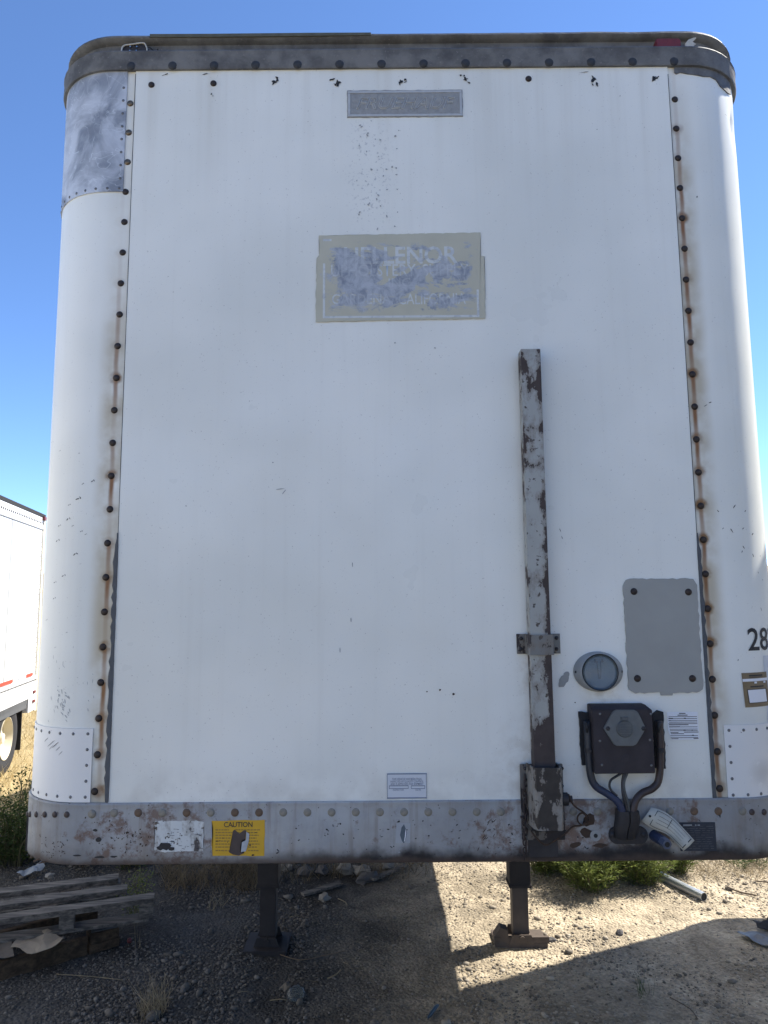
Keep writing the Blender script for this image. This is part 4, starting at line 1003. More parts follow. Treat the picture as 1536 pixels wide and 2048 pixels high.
# drilled hole with a washer, hose fitting
p = F(1191, 1671, -.013); wsh = MB().rings([[(p.x + r_ * math.cos(a), y_, p.z + r_ * math.sin(a)) for a in (2 * math.pi * k / 20 for k in range(20))] for r_, y_ in ((.017, -.012), (.017, -.0145), (.008, -.0155))], True, False, True).build('washer', MT['lampgrey'], nose, auto=0.6)
MB().cyl((p.x, -.0150, p.z), (p.x, -.0158, p.z), 0.0065, None, 14).build('drain_hole_dark', MT['black'], nose)  # black disc paints the dark of the hole
p = F(1325, 1680, -.05)
fit = MB().cyl((p.x - .012, -.012, p.z + .002), (p.x - .004, -.06, p.z), .017, .015, 14).build('hose_fitting', plain('blue_anodised_fitting', (0.045, 0.065, 0.13), 0.45, 0.4, 0.4, 40), trailer, auto=0.5)
MB().cyl((p.x - .003, -.058, p.z), (p.x + .001, -.085, p.z - .002), .0155, .0155, 6).build('hex_nut', plain('blue_grey_nut', (0.13, 0.16, 0.24), 0.4, 0.5, 0.3, 40), fit)
MB().cyl((p.x + .0008, -.084, p.z - .002), (p.x + .0012, -.0865, p.z - .002), .008, None, 12).build('bore_dark', MT['black'], fit)  # black disc paints the dark inside the nut

# ---------------------------------------------------------------- stickers and plates
def sheet(name, pts, y, mat, parent, rag=0.0, seed=1):
    bm = fill_sheet(ragged(pts, 0.006, rag, seed) if rag else pts, y); me = bpy.data.meshes.new(name); bm.to_mesh(me); bm.free()
    return link(name, me, mat, parent)
def rectpts(x0, z0, x1, z1): return [(x0, z0), (x1, z0), (x1, z1), (x0, z1)]
def pxr(name, r, y, mat, parent): return sheet(name, rectpts(*pxrect(*r, y)), y, mat, parent)
def bars(name, rows, y, mat, parent):
    m = MB()
    for x0, y0, x1, y1 in rows:
        a0, c0, a1, c1 = pxrect(x0, y0, x1, y1, y); m.add([(a0, y, c0), (a1, y, c0), (a1, y, c1), (a0, y, c1)], [(0, 1, 2, 3)])
    return m.build(name, mat, parent)
YN = -0.0128
cau = sheet('caution_sticker', ragged(pxpoly([(425, 1712), (529, 1712), (529.5, 1640), (424, 1641.5), (426, 1656), (423, 1690)], YN), 0.02, 0.0012, 5), YN, MT['yellow'], trailer)
text_at('CAUTION', pxrect(448, 1644, 505, 1654, YN), YN - .0006, MT['print_b'], cau, bold=0.012)
rows = []
for k, yy in enumerate((1658.5, 1664, 1669.5, 1675, 1681, 1687, 1693, 1700)):
    for xa_, xb_ in ((431, 458 + (k * 7) % 9), (496 if k > 1 else 470, 520 - (k * 5) % 8)):
        x = xa_
        while x < xb_:
            w_ = rnd.uniform(3, 7); rows.append((x, yy, min(xb_, x + w_), yy + 2.4)); x += w_ + 1.3
bars('worn_print', rows, YN - .0006, MT['print_y'], cau)
sheet('torn_patch', pxpoly([(458, 1704), (463, 1684), (466, 1662), (469, 1659), (479, 1667), (488, 1660), (493, 1661), (491, 1678), (483, 1681), (481, 1692), (480, 1704), (488, 1706), (478, 1711), (466, 1709)], YN), YN - .0012, plain('torn_sticker_steel', (0.085, 0.062, 0.052), 0.8, 0, 0.35, 25), cau)
sheet('peeled_edge', pxpoly([(482, 1704), (484, 1684), (492, 1680), (493, 1663), (499, 1668), (497, 1685), (492, 1702)], YN), YN - .0017, plain('sticker_backing', (0.42, 0.44, 0.46), 0.7, 0, 0.25, 40), cau)
chips('sticker_specks', [(434, 1682, .006, .005, 0), (446, 1676, .004, .004, 0), (466, 1652, .006, .005, 0), (484, 1645, .005, .005, 0), (500, 1690, .007, .006, 0), (512, 1665, .005, .004, 0), (506, 1710, .010, .007, 0), (455, 1684, .004, .004, 0), (440, 1681, .004, .003, 0)], MT['black'], cau, Flat(YN - .0004), 31)
old = sheet('cracked_sticker', ragged(pxpoly([(309, 1701), (330, 1704), (406, 1702), (408, 1645), (392, 1641), (310, 1642)], YN), 0.008, 0.0016, 6), YN, MT['sticker_w'], trailer)
cr = []
for k in range(46):
    x = rnd.choice([rnd.uniform(335, 352), rnd.uniform(382, 404), rnd.uniform(312, 404)]); cr.append((x, rnd.uniform(1656, 1698), rnd.uniform(.006, .018), .0014, rnd.choice([0, 0.1, 1.5, -.1])))
chips('crack_lines', cr, MT['print_b'], old, Flat(YN - .0006), 32, 0.2)
chips('dark_stain', [(330, 1692, .055, .030, .1), (342, 1697, .03, .016, 0), (320, 1696, .03, .02, 0)], MT['greasy'], old, Flat(YN - .0010), 33, 0.35)
ins = pxr('inspection_sticker', (774.5, 1547.5, 853, 1596), -0.0062, MT['sticker_c'], trailer)
fm = []
for r_ in ((774, 1547, 853.5, 1548.6), (774, 1595, 853.5, 1597), (774, 1548.6, 775.4, 1595), (852, 1548.6, 853.5, 1595), (778, 1571, 817, 1572.2), (778, 1576.6, 817, 1577.6), (778, 1572.2, 779, 1576.6), (816, 1572.2, 817, 1576.6), (822, 1571, 850, 1572.2), (822, 1576.6, 850, 1577.6), (822, 1572.2, 823, 1576.6), (849, 1572.2, 850, 1576.6)): fm.append(r_)
bars('print_frame', fm, -0.0068, MT['print_g'], ins)
for t, r_ in (('THIS VEHICLE HAS BEEN FINAL', (784, 1556, 844, 1560)), ('INSPECTED BY QUALITY CONTROL', (781, 1561.3, 847, 1565.3)), ('AND IS APPROVED FOR SHIPMENT', (781, 1566, 847, 1570)), ('INSPECTOR', (786, 1578.5, 808, 1581.5)), ('DATE', (831, 1578.5, 842, 1581.5))):
    text_at(t, pxrect(*r_, -0.0068), -0.0068, MT['print_g'], ins, bold=0.01)
doc = sheet('inspection_document', pxpoly([(1343, 1480), (1336, 1460), (1334, 1424), (1395, 1423.5), (1399, 1479)], -0.0065), -0.0065, MT['paper'], trailer)
drows = [(1358, 1426, 1371, 1427.6), (1355, 1429.6, 1375, 1431)]
for k, yy in enumerate((1433, 1437, 1441, 1444, 1447, 1453.5, 1458, 1461, 1471, 1475)): drows.append((1337 + 0.10 * (yy - 1433), yy, 1394 + .05 * (yy - 1433), yy + 0.6))
for r_ in ((1337, 1436, 1346, 1437.6), (1368, 1435.6, 1372, 1437), (1337, 1440.6, 1342, 1442), (1337, 1447, 1344, 1448.2), (1338, 1449, 1377, 1450.2), (1338, 1453, 1360, 1454.4), (1367, 1460, 1371, 1461.2), (1383, 1460, 1386, 1461.2), (1341, 1464.6, 1357, 1465.8), (1368, 1463.6, 1397, 1464.8), (1342, 1467, 1368, 1468), (1343, 1477, 1357, 1478), (1387, 1476, 1397, 1477.4), (1384, 1469.6, 1388, 1470.8)): drows.append(r_)
bars('printed_lines', drows, -0.0071, MT['print_b'], doc)
# number and label on the right bend
def curved(px, py): return bend(1, px, py)
def onbend(off): return lambda s, z: wrap(1, s, z, off)
s0, zt_ = curved(1493, 1256); s1, zb_ = curved(1532, 1300)
text_at('282', (s0, zb_, s0 + 0.162, zt_), 0, MT['number'], cornerR, 'unit_number', surf=onbend(0.0015), bold=0.012, spacing=1.0)
def bend_sheet(name, s0, z0, s1, z1, off, mat, parent, n=8, skew=0.0):
    m = MB(); m.rings([[wrap(1, s0 + (s1 - s0) * k / n + (skew if z == z0 else 0), z, off) for k in range(n + 1)] for z in (z0, z1)], False); return m.build(name, mat, parent)
sa, za = curved(1482, 1346); sb, zb2 = curved(1487, 1415)
wS = 0.112; H = za - zb2
gold = bend_sheet('gold_sticker', sa, zb2, sa + wS, za, 0.0014, MT['sticker_g'], trailer, skew=0.006)
bend_sheet('sticker_window_border', sa + .016, zb2 + H * .11, sa + wS - .010, zb2 + H * .52, 0.0018, MT['print_b'], gold, skew=0.004)
bend_sheet('sticker_window', sa + .019, zb2 + H * .13, sa + wS - .014, zb2 + H * .50, 0.0022, MT['paper'], gold, skew=0.004)
bend_sheet('sticker_band', sa + .002, zb2 + H * .745, sa + wS, zb2 + H * .825, 0.0019, MT['paper'], gold)
bend_sheet('sticker_heading', sa + .028, zb2 + H * .89, sa + wS * .78, zb2 + H * .935, 0.0019, MT['print_b'], gold)
bend_sheet('sticker_heading', sa + .028, zb2 + H * .855, sa + wS * .78, zb2 + H * .872, 0.0019, MT['print_b'], gold)
bend_sheet('sticker_heading', sa + .030, zb2 + H * .57, sa + wS * .80, zb2 + H * .61, 0.0019, MT['print_b'], gold)
for k in (0.42, 0.80): bend_sheet('sticker_box', sa + wS * k, zb2 + H * .68, sa + wS * (k + .10), zb2 + H * .735, 0.0021, MT['paper'], gold)
sc_, zc_ = curved(1518, 1312); bend_sheet('clear_film', sc_ + 0.02, zb2 - 0.06, sc_ + 0.26, zc_, 0.0009, MT['sticker_c'], trailer, 14)
# data plate
dp = MB().prism(rectpts(*pxrect(1358, 1645, 1434, 1702, -.0145)), -0.0145, -0.0118).build('data_plate', MT['navy'], trailer, bevel=0.001)
rows = []
for k in range(11):
    yy = 1652 + k * 4.4; x = 1364
    while x < 1424: w_ = rnd.uniform(4, 16); rows.append((x, yy, min(1428, x + w_), yy + rnd.choice([.7, .9, 1.2]))); x += w_ + rnd.uniform(1, 6)
bars('etched_lines', rows, -0.0151, plain('etched_metal', (0.10, 0.11, 0.125), 0.5, 0.3, 0.4, 60), dp)
bars('etched_heading', [(1366, 1649, 1384, 1651.5), (1390, 1649, 1393, 1651.5), (1395, 1649, 1400, 1651.5)], -0.0152, plain('etched_metal_bright', (0.3, 0.32, 0.34), 0.5, 0.3, 0.3, 60), dp)
# torn foil on the nose rail
foil = sheet('foil_patch', pxpoly([(791, 1686), (820, 1686), (821, 1646), (793, 1646)], YN), YN, plain('foil_backing', (0.36, 0.38, 0.40), 0.6, 0, 0.1, 30), trailer)
sheet('foil_tear', pxpoly([(804, 1682), (800, 1670), (803, 1655), (808, 1648), (811, 1656), (814, 1666), (811, 1680), (808, 1687)], YN), YN - .0006, plain('bare_foil', (0.10, 0.14, 0.19), 0.3, 0.4, 0.5, 50), foil)
sheet('foil_glint', pxpoly([(811, 1658), (812.5, 1666), (810, 1681), (808, 1684), (810, 1670)], YN), YN - .0011, MT['paper'], foil)
chips('foil_scraps', [(800, 1698, .020, .006, .9), (806, 1692, .014, .004, .7), (798, 1704, .010, .008, 0)], MT['chip_light'], foil, Flat(YN - .0002), 34)

# ---------------------------------------------------------------- landing gear and axles of the trailer
YG = 2.33
for sx, px in ((-1, 538), (1, 1038)):
    cx = F(px, 1800, YG).x; gz = gh(cx, YG)
    zi = F(px, 1767, YG).z
    lg = MB().bx(cx - 0.064, cx + 0.064, YG - 0.064, YG + 0.064, zi, 1.30).bx(cx - 0.070, cx + 0.070, YG - 0.070, YG + 0.070, zi - 0.004, zi + 0.016).build('landing_leg', MT['leg'], trailer, bevel=0.004)
    MB().bx(cx - 0.048, cx + 0.048, YG - 0.048, YG + 0.048, gz + 0.05, zi + 0.05).build('inner_leg', MT['leg_in_sunlit' if sx > 0 else 'leg'], lg, bevel=0.004)  # right inner leg coloured paler for the sun, left darker for the shade
    m = MB(); w = 0.155 if sx > 0 else 0.125
    fo = 0.13 if sx < 0 else 0.075
    m.bx(cx - w - 0.01, cx + w, YG - fo, YG + 0.12, gz - 0.01, gz + 0.022)
    for s2 in (-1, 1):
        y_ = YG + s2 * 0.072
        wl, wr = (0.08, 0.075)
        m.add([(cx - wl, y_, gz + 0.022), (cx + wr, y_, gz + 0.022), (cx + 0.055, y_, gz + 0.075), (cx - 0.06, y_, gz + 0.075),
               (cx - wl, y_ + s2 * .008, gz + 0.022), (cx + wr, y_ + s2 * .008, gz + 0.022), (cx + 0.055, y_ + s2 * .008, gz + 0.075), (cx - 0.06, y_ + s2 * .008, gz + 0.075)],
              [(0, 1, 2, 3), (7, 6, 5, 4), (0, 4, 5, 1), (1, 5, 6, 2), (2, 6, 7, 3), (3, 7, 4, 0)])
    m.cyl((cx, YG - 0.09, gz + 0.055), (cx, YG + 0.09, gz + 0.055), 0.016, None, 10)
    if sx > 0:
        m.add([(cx - .17, YG - fo, gz + .022), (cx - .085, YG - fo, gz + .022), (cx - .085, YG - fo, gz + .10), (cx - .13, YG - fo, gz + .115), (cx - .17, YG - fo + .01, gz + .06),
               (cx - .17, YG + .0, gz + .022), (cx - .085, YG + .0, gz + .022), (cx - .085, YG + .0, gz + .10), (cx - .13, YG + .0, gz + .115), (cx - .17, YG + .0, gz + .06)],
              [(0, 1, 2, 3, 4), (9, 8, 7, 6, 5), (0, 5, 6, 1), (1, 6, 7, 2), (2, 7, 8, 3), (3, 8, 9, 4), (4, 9, 5, 0)])
        m.bx(cx - 0.165, cx + 0.165, YG - fo + 0.002, YG - fo + 0.024, gz + 0.022, gz + 0.060)
    m.build('foot', MT['foot' if sx > 0 else 'leg'], lg)  # foot in the sun gets a paler colour, foot in the shade a darker one
    MB().cyl((cx, YG, 1.0), (cx + sx * 0.02, YG + 0.9, 1.25), 0.018, None, 8).build('brace', MT['leg'], lg)
MB().bx(F(538, 1800, YG).x + 0.064, F(1038, 1800, YG).x - 0.064, YG - 0.02, YG + 0.02, 0.98, 1.02).build('leg_cross_shaft', MT['leg'], trailer)

def ring_prof(m, prof, cx, cy, cz, axis_sign, n=36):
    """revolve (radius, x offset) profile about an axle along local x"""
    loops = [[(cx + axis_sign * o, cy + r * math.cos(a), cz + r * math.sin(a)) for a in (2 * math.pi * k / n for k in range(n))] for r, o in prof]
    return m.rings(loops, True, prof[0][0] < 0.2, prof[-1][0] < 0.2)
TY = [(0.30, -0.13), (0.36, -0.145), (0.46, -0.145), (0.50, -0.12), (0.508, -0.06), (0.508, 0.06), (0.50, 0.12), (0.46, 0.145), (0.36, 0.145), (0.292, 0.13), (0.286, 0.11)]
RM = [(0.288, 0.128), (0.292, 0.138), (0.283, 0.140), (0.272, 0.118), (0.262, 0.06), (0.245, 0.03), (0.20, 0.015), (0.14, 0.02), (0.125, 0.05), (0.075, 0.06), (0.07, 0.10), (0.03, 0.105)]
def wheel(parent, x, y, z, sgn, name='wheel'):
    w = empty(name, (x, y, z)); w.parent = parent
    if parent.get('_world'): w.matrix_parent_inverse = Matrix.Translation(parent.location).inverted()
    ring_prof(MB(), TY, 0, 0, 0, sgn).build('tyre', MT['tyre'], w, auto=0.7)
    r = ring_prof(MB(), RM, 0, 0, 0, sgn).build('rim', MT['rim'], w, auto=0.7)
    return w
for yy in (9.6, 10.9):
    for sx, x in ((-1, XL - RC + 0.16), (1, XR + RC - 0.16)):
        wheel(trailer, x, yy, 0.49, sx)
    MB().cyl((XL - RC + 0.1, yy, 0.5), (XR + RC - 0.1, yy, 0.5), 0.06).build('axle', MT['greasy'], trailer, True)

# ---------------------------------------------------------------- paper tag hanging on the fitting
m = MB()
tp = [(1283, 1643), (1302, 1615), (1330, 1622), (1358, 1644), (1389, 1682), (1368, 1702), (1352, 1690), (1330, 1668), (1306, 1655)]
top = [(1302, 1615), (1316, 1618), (1332, 1625), (1350, 1639), (1370, 1660), (1389, 1681)]; bot = [(1283, 1642), (1297, 1652), (1312, 1660), (1332, 1668), (1350, 1684), (1367, 1702)]
yw = [-.030, -.034, -.036, -.040, -.048, -.056]
r1 = [F(x, y, w) for (x, y), w in zip(top, yw)]; r2 = [F(x, y, w - .004) for (x, y), w in zip(bot, yw)]
mid = [(a + b) / 2 + Vector((0, -.003, 0)) for a, b in zip(r1, r2)]
TS = (smooth_path(r1, 3), smooth_path(mid, 3), smooth_path(r2, 3)); m.rings(TS, False)
tagroot = m.build('paper_tag', MT['tag'], None, True)
sol = tagroot.modifiers.new('thickness', 'SOLIDIFY'); sol.thickness = 0.0008
tag(tagroot, 'stained paper tag hanging curled from the blue hose fitting on the nose rail', 'paper tag')
m = MB()
def tpt(u, v, o):
    A_, M_, B_ = TS; n_ = len(A_) - 1; i = min(n_ - 1, int(u * n_)); f = u * n_ - i
    g_ = [q[i].lerp(q[i + 1], f) for q in TS]; c = g_[0].lerp(g_[1], v * 2) if v < .5 else g_[1].lerp(g_[2], v * 2 - 1); return (c.x, c.y - o, c.z)
for (u0, v0, u1, v1) in ((.2, .08, .94, .10), (.2, .90, .94, .92), (.2, .10, .215, .90), (.925, .10, .94, .90), (.3, .3, .85, .315), (.3, .48, .85, .495), (.3, .66, .85, .675), (.55, .12, .56, .66)):
    N = 20
    m.rings([[tpt(u0 + (u1 - u0) * k / N, v, .0018) for k in range(N + 1)] for v in (v0, v1)], False)
m.build('printed_lines', MT['print_b'], tagroot)
p = tpt(.1, .5, .002); MB().cyl(p, (p[0], p[1] - .001, p[2]), .004, None, 10).build('eyelet', MT['black'], tagroot)

# ---------------------------------------------------------------- neighbouring trailer on the left (its sunlit flank is seen)
A = ray(90, 1030) * 11.5; rear = Vector((A.x, A.y - DIST, 0)); ang = R_(11.3); ztop = CAMH + A.z
gz0 = -0.25
nb = empty('far_trailer', (rear.x, rear.y, gz0), ang)
tag(nb, 'sunlit white trailer parked at the left edge with a cream wheel rim and black mudflap', 'trailer')
HT = ztop - gz0; L2 = 11.0; W2 = 2.5
# local x: flank at 0, body towards -x; local y: rear at 0, body towards -y
MB().bx(-W2, -0.004, -L2, -0.004, 1.16, HT - 0.06).build('body', MT['side'], nb)
MB().bx(-W2 - 0.01, 0.012, -L2 - 0.01, 0.012, HT - 0.055, HT).build('roof_rail', MT['rubber'], nb)
MB().bx(-0.02, 0.006, -L2, -0.09, HT - 0.24, HT - 0.06).build('upper_band', MT['side'], nb)
MB().bx(-0.02, 0.010, -L2, -0.085, 0.93, 1.24).build('side_rail', MT['side'], nb)
MB().bx(-0.10, 0.014, -0.085, 0.014, 0.70, HT - 0.058).build('rear_post', plain('cream_post_paint', (0.68, 0.64, 0.52), 0.5, 0, 0.1, 8), nb)
MB().bx(-0.12, 0.008, -0.42, 0.0, 0.72, 0.925).build('rear_bracket', MT['side'], nb)
for k in range(9): MB().bx(-0.003, 0.0015, -1.62 - k * 1.2, -1.60 - k * 1.2, 1.25, HT - 0.245).build('panel_seam', MT['chip_light'], nb)
MB().bx(0.0, 0.0075, -L2, -0.09, HT - 0.252, HT - 0.242).build('band_seam', MT['chip_light'], nb)
m = MB()
for k in range(90): m.box((0.0095, -0.10 - k * 0.085, HT - 0.15), (0.008, 0.026, 0.026))
for k in range(120): m.box((0.0125, -0.10 - k * 0.06, 1.18), (0.008, 0.022, 0.022))
for k in range(28): m.box((0.0, -0.14, 1.3 + k * 0.075), (0.008, 0.014, 0.014))
for k in range(28): m.box((0.0155, -0.06, 1.0 + k * 0.09), (0.006, 0.012, 0.012))
tag(m.build('rivets', MT['greasy'], nb), kind='stuff')
for k, (y0, y1) in enumerate(((-0.62, -0.27), (-2.2, -1.25), (-4.4, -3.4))):
    MB().bx(0.0105, 0.0125, y0, y1, 1.255, 1.305).build('reflective_tape', MT['red_tape'], nb)
MB().bx(0.0105, 0.0125, -0.95, -0.63, 1.255, 1.305).build('reflective_tape', MT['paper'], nb)
MB().bx(0.0, 0.04, -0.16, -0.04, HT - 0.10, HT - 0.04).build('marker_light', MT['red_lens'], nb, bevel=0.006)
for zz in (1.0, 0.86): MB().bx(0.0, 0.03, -0.22, -0.12, zz - 0.02, zz + 0.02).build('marker_light', MT['red_lens'], nb, bevel=0.006)
for yy in (-1.28, -2.55): wheel(nb, -0.16, yy, 0.505, 1)
MB().bx(-0.55, 0.004, -3.3, -0.47, 0.86, 0.93).bx(-0.03, 0.004, -3.3, -0.50, 0.80, 0.925).build('fender_skirt', plain('grey_fender', (0.10, 0.105, 0.11), 0.6, 0, 0.2, 8), nb)
MB().bx(-0.62, -0.02, -0.62, -0.60, 0.22, 0.86).build('mudflap', MT['rubber'], nb)
MB().bx(-W2 + 0.3, -0.5, -L2 + 0.3, -0.3, 1.0, 1.16).build('chassis', MT['greasy'], nb)
for sx in (-0.55, -W2 + 0.55): MB().bx(sx - .06, sx + .06, -L2 + 2.3, -L2 + 2.42, 0.02, 1.02).build('landing_leg', MT['leg'], nb)

# trailer parked on the right, out of view, whose shade falls across the yard
nr = empty('unseen_right_trailer', (3.13, 3.11, 0.0), 0.0)
tag(nr, 'white box trailer standing just outside the right edge of the photo', 'trailer')
ZR2 = 4.66
body = MB(); cs = [(0.0, 1.24 + 0.035), (0.01, 1.24 + 0.01), (0.035, 1.24), (2.43, 1.24), (2.52, 1.27), (2.55, 1.36), (2.55, ZR2 - 0.02), (2.5, ZR2), (0.05, ZR2), (0.0, ZR2 - 0.02)]
body.prism(cs, -10.5, 0.0); body.build('body', MT['side'], nr)
MB().bx(-0.012, 2.562, -10.5, 0.004, 1.36, 1.55).build('side_rail', MT['nose'], nr)
MB().bx(-0.012, 2.562, -10.5, -0.02, ZR2 - 0.14, ZR2 - 0.03).build('roof_rail', MT['dark'], nr)
for sx in (0.45, 2.1): MB().bx(sx - .06, sx + .06, -2.5, -2.38, -0.02, 1.3).bx(sx - .13, sx + .13, -2.56, -2.32, -0.02, 0.03).build('landing_leg', MT['leg'], nr)
for yy in (-8.2, -9.5):
    for sx, sg in ((0.16, -1), (2.39, 1)): wheel(nr, sx, yy, 0.505, sg)

# ---------------------------------------------------------------- pallets
def board(name, p0, p1, w, t, mat, parent, rj=0.0, seed=0):
    """board between two ends (top centre line), built with slightly uneven ends and edges"""
    p0 = Vector(p0); p1 = Vector(p1); d = p1 - p0; L = d.length; d.normalize(); s = Vector((-d.y, d.x, 0)).normalized(); up = d.cross(s)
    if up.z < 0: up = -up
    r = random.Random(seed); n = 8; rings = []
    for k in range(n + 1):
        c = p0 + d * (L * k / n); j = [r.uniform(-.003, .003) for _ in range(4)]
        rings.append([c + s * (w / 2 + j[0]) + up * 0.0 + up * j[1] * .4, c - s * (w / 2 + j[2]) + up * j[3] * .4, c - s * (w / 2 + j[2]) - up * t, c + s * (w / 2 + j[0]) - up * t])
    e = [r.uniform(-.012, .012) for _ in range(2)]
    rings[-1][0] += d * e[0]; rings[-1][3] += d * e[0]; rings[-1][1] += d * e[1]; rings[-1][2] += d * e[1]
    return MB().rings(rings, True, True, True).build(name, mat, parent)
pa = R_(19.6); dx = Vector((math.cos(pa), math.sin(pa), 0)); dy = Vector((-math.sin(pa), math.cos(pa), 0))
base_c = Vector((-1.472, 2.387, 0))
pal = empty('grey_pallet', (-2.05, 2.45, 0.14), world=True)
tag(pal, 'weathered grey wooden pallet lying on top of the brown one at the left edge', 'pallet')
def at2(u, v, z): q = base_c + dx * u + dy * v; return Vector((q.x, q.y, z))
for k, (v, u1, w) in enumerate(((0.0, 0.0, 0.085), (0.215, -0.165, 0.088), (0.425, -0.225, 0.092))):
    board('top_board', at2(-1.22, v, 0.275), at2(u1, v, 0.275), w, 0.032, MT['wood'], pal, seed=k)
for k, u in enumerate((-0.045, -0.50, -1.15)):     # stringer blocks and bottom boards
    for v in (0.0, 0.42):
        uu = u - (0.2 if v > 0.3 and k == 0 else 0)
        q = at2(uu, v, 0); MB().box((q.x, q.y, 0.203), (0.085, 0.10, 0.078), Matrix.Rotation(pa, 3, 'Z')).build('block', MT['wood'], pal, bevel=0.003)
for k, v in enumerate((0.0, 0.42)): board('bottom_board', at2(-1.22, v, 0.163), at2(-0.02 - (0.2 if v > .3 else 0), v, 0.163), 0.10, 0.018, MT['wood'], pal, seed=10 + k)
for k, u in enumerate((-0.62, -1.16)): board('cross_board', at2(u, 0.02, 0.2415), at2(u, 0.46, 0.2415), 0.09, 0.016, MT['wood'], pal, seed=20 + k)
pl2 = empty('brown_pallet', (-2.2, 2.3, 0.0), world=True)
tag(pl2, 'brown wooden pallet on the gravel under the grey pallet, filled with trash', 'pallet')
pb = R_(39); ex = Vector((math.cos(pb), math.sin(pb), 0)); ey = Vector((-math.sin(pb), math.cos(pb), 0)); o2 = Vector((-1.665, 2.34, 0))
def at3(u, v, z): q = o2 + ex * u + ey * v; return Vector((q.x, q.y, z))
def beam(name, u0, u1, v0, v1, z0, z1, mat, parent):
    c = at3((u0 + u1) / 2, (v0 + v1) / 2, (z0 + z1) / 2); return MB().box(c, (abs(u1 - u0), abs(v1 - v0), z1 - z0), Matrix.Rotation(pb, 3, 'Z')).build(name, mat, parent, bevel=0.003)
beam('stringer', -1.1, -0.19, 0.0, 0.032, 0.0, 0.105, MT['wood_b'], pl2)
beam('stringer', -0.18, 0.0, -0.006, 0.11, 0.0, 0.052, MT['wood_b'], pl2); beam('stringer', -0.172, -0.004, -0.004, 0.10, 0.0535, 0.108, MT['wood_b'], pl2)
beam('stringer', -1.1, 0.0, 0.42, 0.46, 0.0, 0.10, MT['wood_b'], pl2); beam('stringer', -1.1, 0.0, 0.80, 0.84, 0.0, 0.10, MT['wood_b'], pl2)
for k, u in enumerate((-0.95, -0.75)): board('deck_board', at3(u, 0.03, 0.1275), at3(u, 0.86, 0.1275), 0.10, 0.018, MT['wood_b'], pl2, seed=30 + k)
def crumple(name, pts, z, mat, label, cat, amp=0.02, seed=1, thick=0.003, world=None):
    """crumpled sheet lying on something"""
    bm = bmesh.new(); vs = [bm.verts.new(p) for p in pts]; f = bm.faces.new(vs)
    bmesh.ops.triangulate(bm, faces=[f]); bmesh.ops.subdivide_edges(bm, edges=bm.edges[:], cuts=4, use_grid_fill=True)
    for v in bm.verts: v.co += Vector((0.4 * amp * mnoise.noise(v.co * 17 + Vector((seed, 0, 0))), 0.4 * amp * mnoise.noise(v.co * 17 + Vector((0, seed, 0))), amp * (0.5 + mnoise.noise(v.co * 13 + Vector((0, 0, seed))))))
    me = bpy.data.meshes.new(name); bm.to_mesh(me); bm.free()
    o = link(name, me, mat); s = o.modifiers.new('thickness', 'SOLIDIFY'); s.thickness = thick
    tag(o, label, cat); return o
crumple('cardboard', [G(22, 1897, .135), G(62, 1910, .135), G(112, 1894, .14), G(130, 1880, .14), G(96, 1864, .15), G(44, 1870, .15)], 0, MT['card'], 'larger torn piece of weathered cardboard lying on the brown pallet', 'cardboard', 0.022, 2)
crumple('cardboard', [G(-60, 1925, .12), G(28, 1915, .12), G(20, 1888, .13), G(-50, 1890, .13)], 0, plain('dark_wet_cardboard', (0.10, 0.085, 0.07), 0.9, 0, 0.35, 14), 'dark wet cardboard crumpled beside the larger piece at the left edge', 'cardboard', 0.03, 5)
crumple('brick_slab', [at3(-.16, .03, .112), at3(-.01, .0, .112), at3(-.0, .10, .114), at3(-.14, .12, .114)], 0, MT['rock_d'], 'flat grey slab resting on the corner block of the brown pallet', 'slab', 0.006, 8, 0.012)
crumple('plastic_scrap', [G(33, 1752, .05), G(55, 1742, .06), G(84, 1732, .06), G(88, 1740, .04), G(62, 1757, .02)], 0, MT['plastic'], 'crumpled pale blue plastic sheet behind the grey pallet near the shrub', 'plastic sheet', 0.05, 3, 0.002)
gb = [G(1473, 1875), G(1498, 1868), G(1540, 1872), G(1570, 1890), G(1545, 1900), G(1515, 1894), G(1497, 1884)]
for q in gb: q.z = gh(q.x, q.y) + 0.012
crumple('plastic_bag', gb, 0, MT['plastic_g'], 'flattened grey plastic bag on the shaded gravel at the right edge', 'plastic bag', 0.022, 6, 0.002)
gb = [G(1508, 1858), G(1530, 1852), G(1575, 1856), G(1580, 1872), G(1540, 1874), G(1518, 1868)]
for q in gb: q.z = gh(q.x, q.y) + 0.015
crumple('rubber_scrap', gb, 0, MT['rubber'], 'dark rubber scrap behind the grey plastic bag at the right edge', 'rubber scrap', 0.05, 9, 0.006)

# ---------------------------------------------------------------- loose things on the ground
p0 = G(1408, 1794, .03); p1 = G(1322, 1752, .03); d = (p1 - p0).normalized(); p1 = p0 + d * 0.75
pipe = MB(); r_o, r_i = 0.030, 0.026
pipe.tube([p0, p1], r_o, 20, False)
pipe.tube([p0, p1], r_i, 20, False)
dn = Vector((-d.y, d.x, 0)); upv = Vector((0, 0, 1))
ringp = lambda c, r: [c + (dn * math.cos(a) + upv * math.sin(a)) * r for a in (2 * math.pi * k / 20 for k in range(20))]
pipe.rings([ringp(p0, r_o), ringp(p0, r_i)]); pipe.rings([ringp(p1, r_o), ringp(p1, r_i)])
pp = pipe.build('metal_pipe', MT['steelpipe'], None, auto=0.6); tag(pp, 'shiny galvanised pipe lying by the green weeds', 'pipe')
MB().cyl(p0 + d * 0.004, p0 + d * 0.006, r_i - 0.0005, None, 20).build('pipe_bore_dark', MT['black'], pp)  # black disc paints the dark inside the hollow pipe

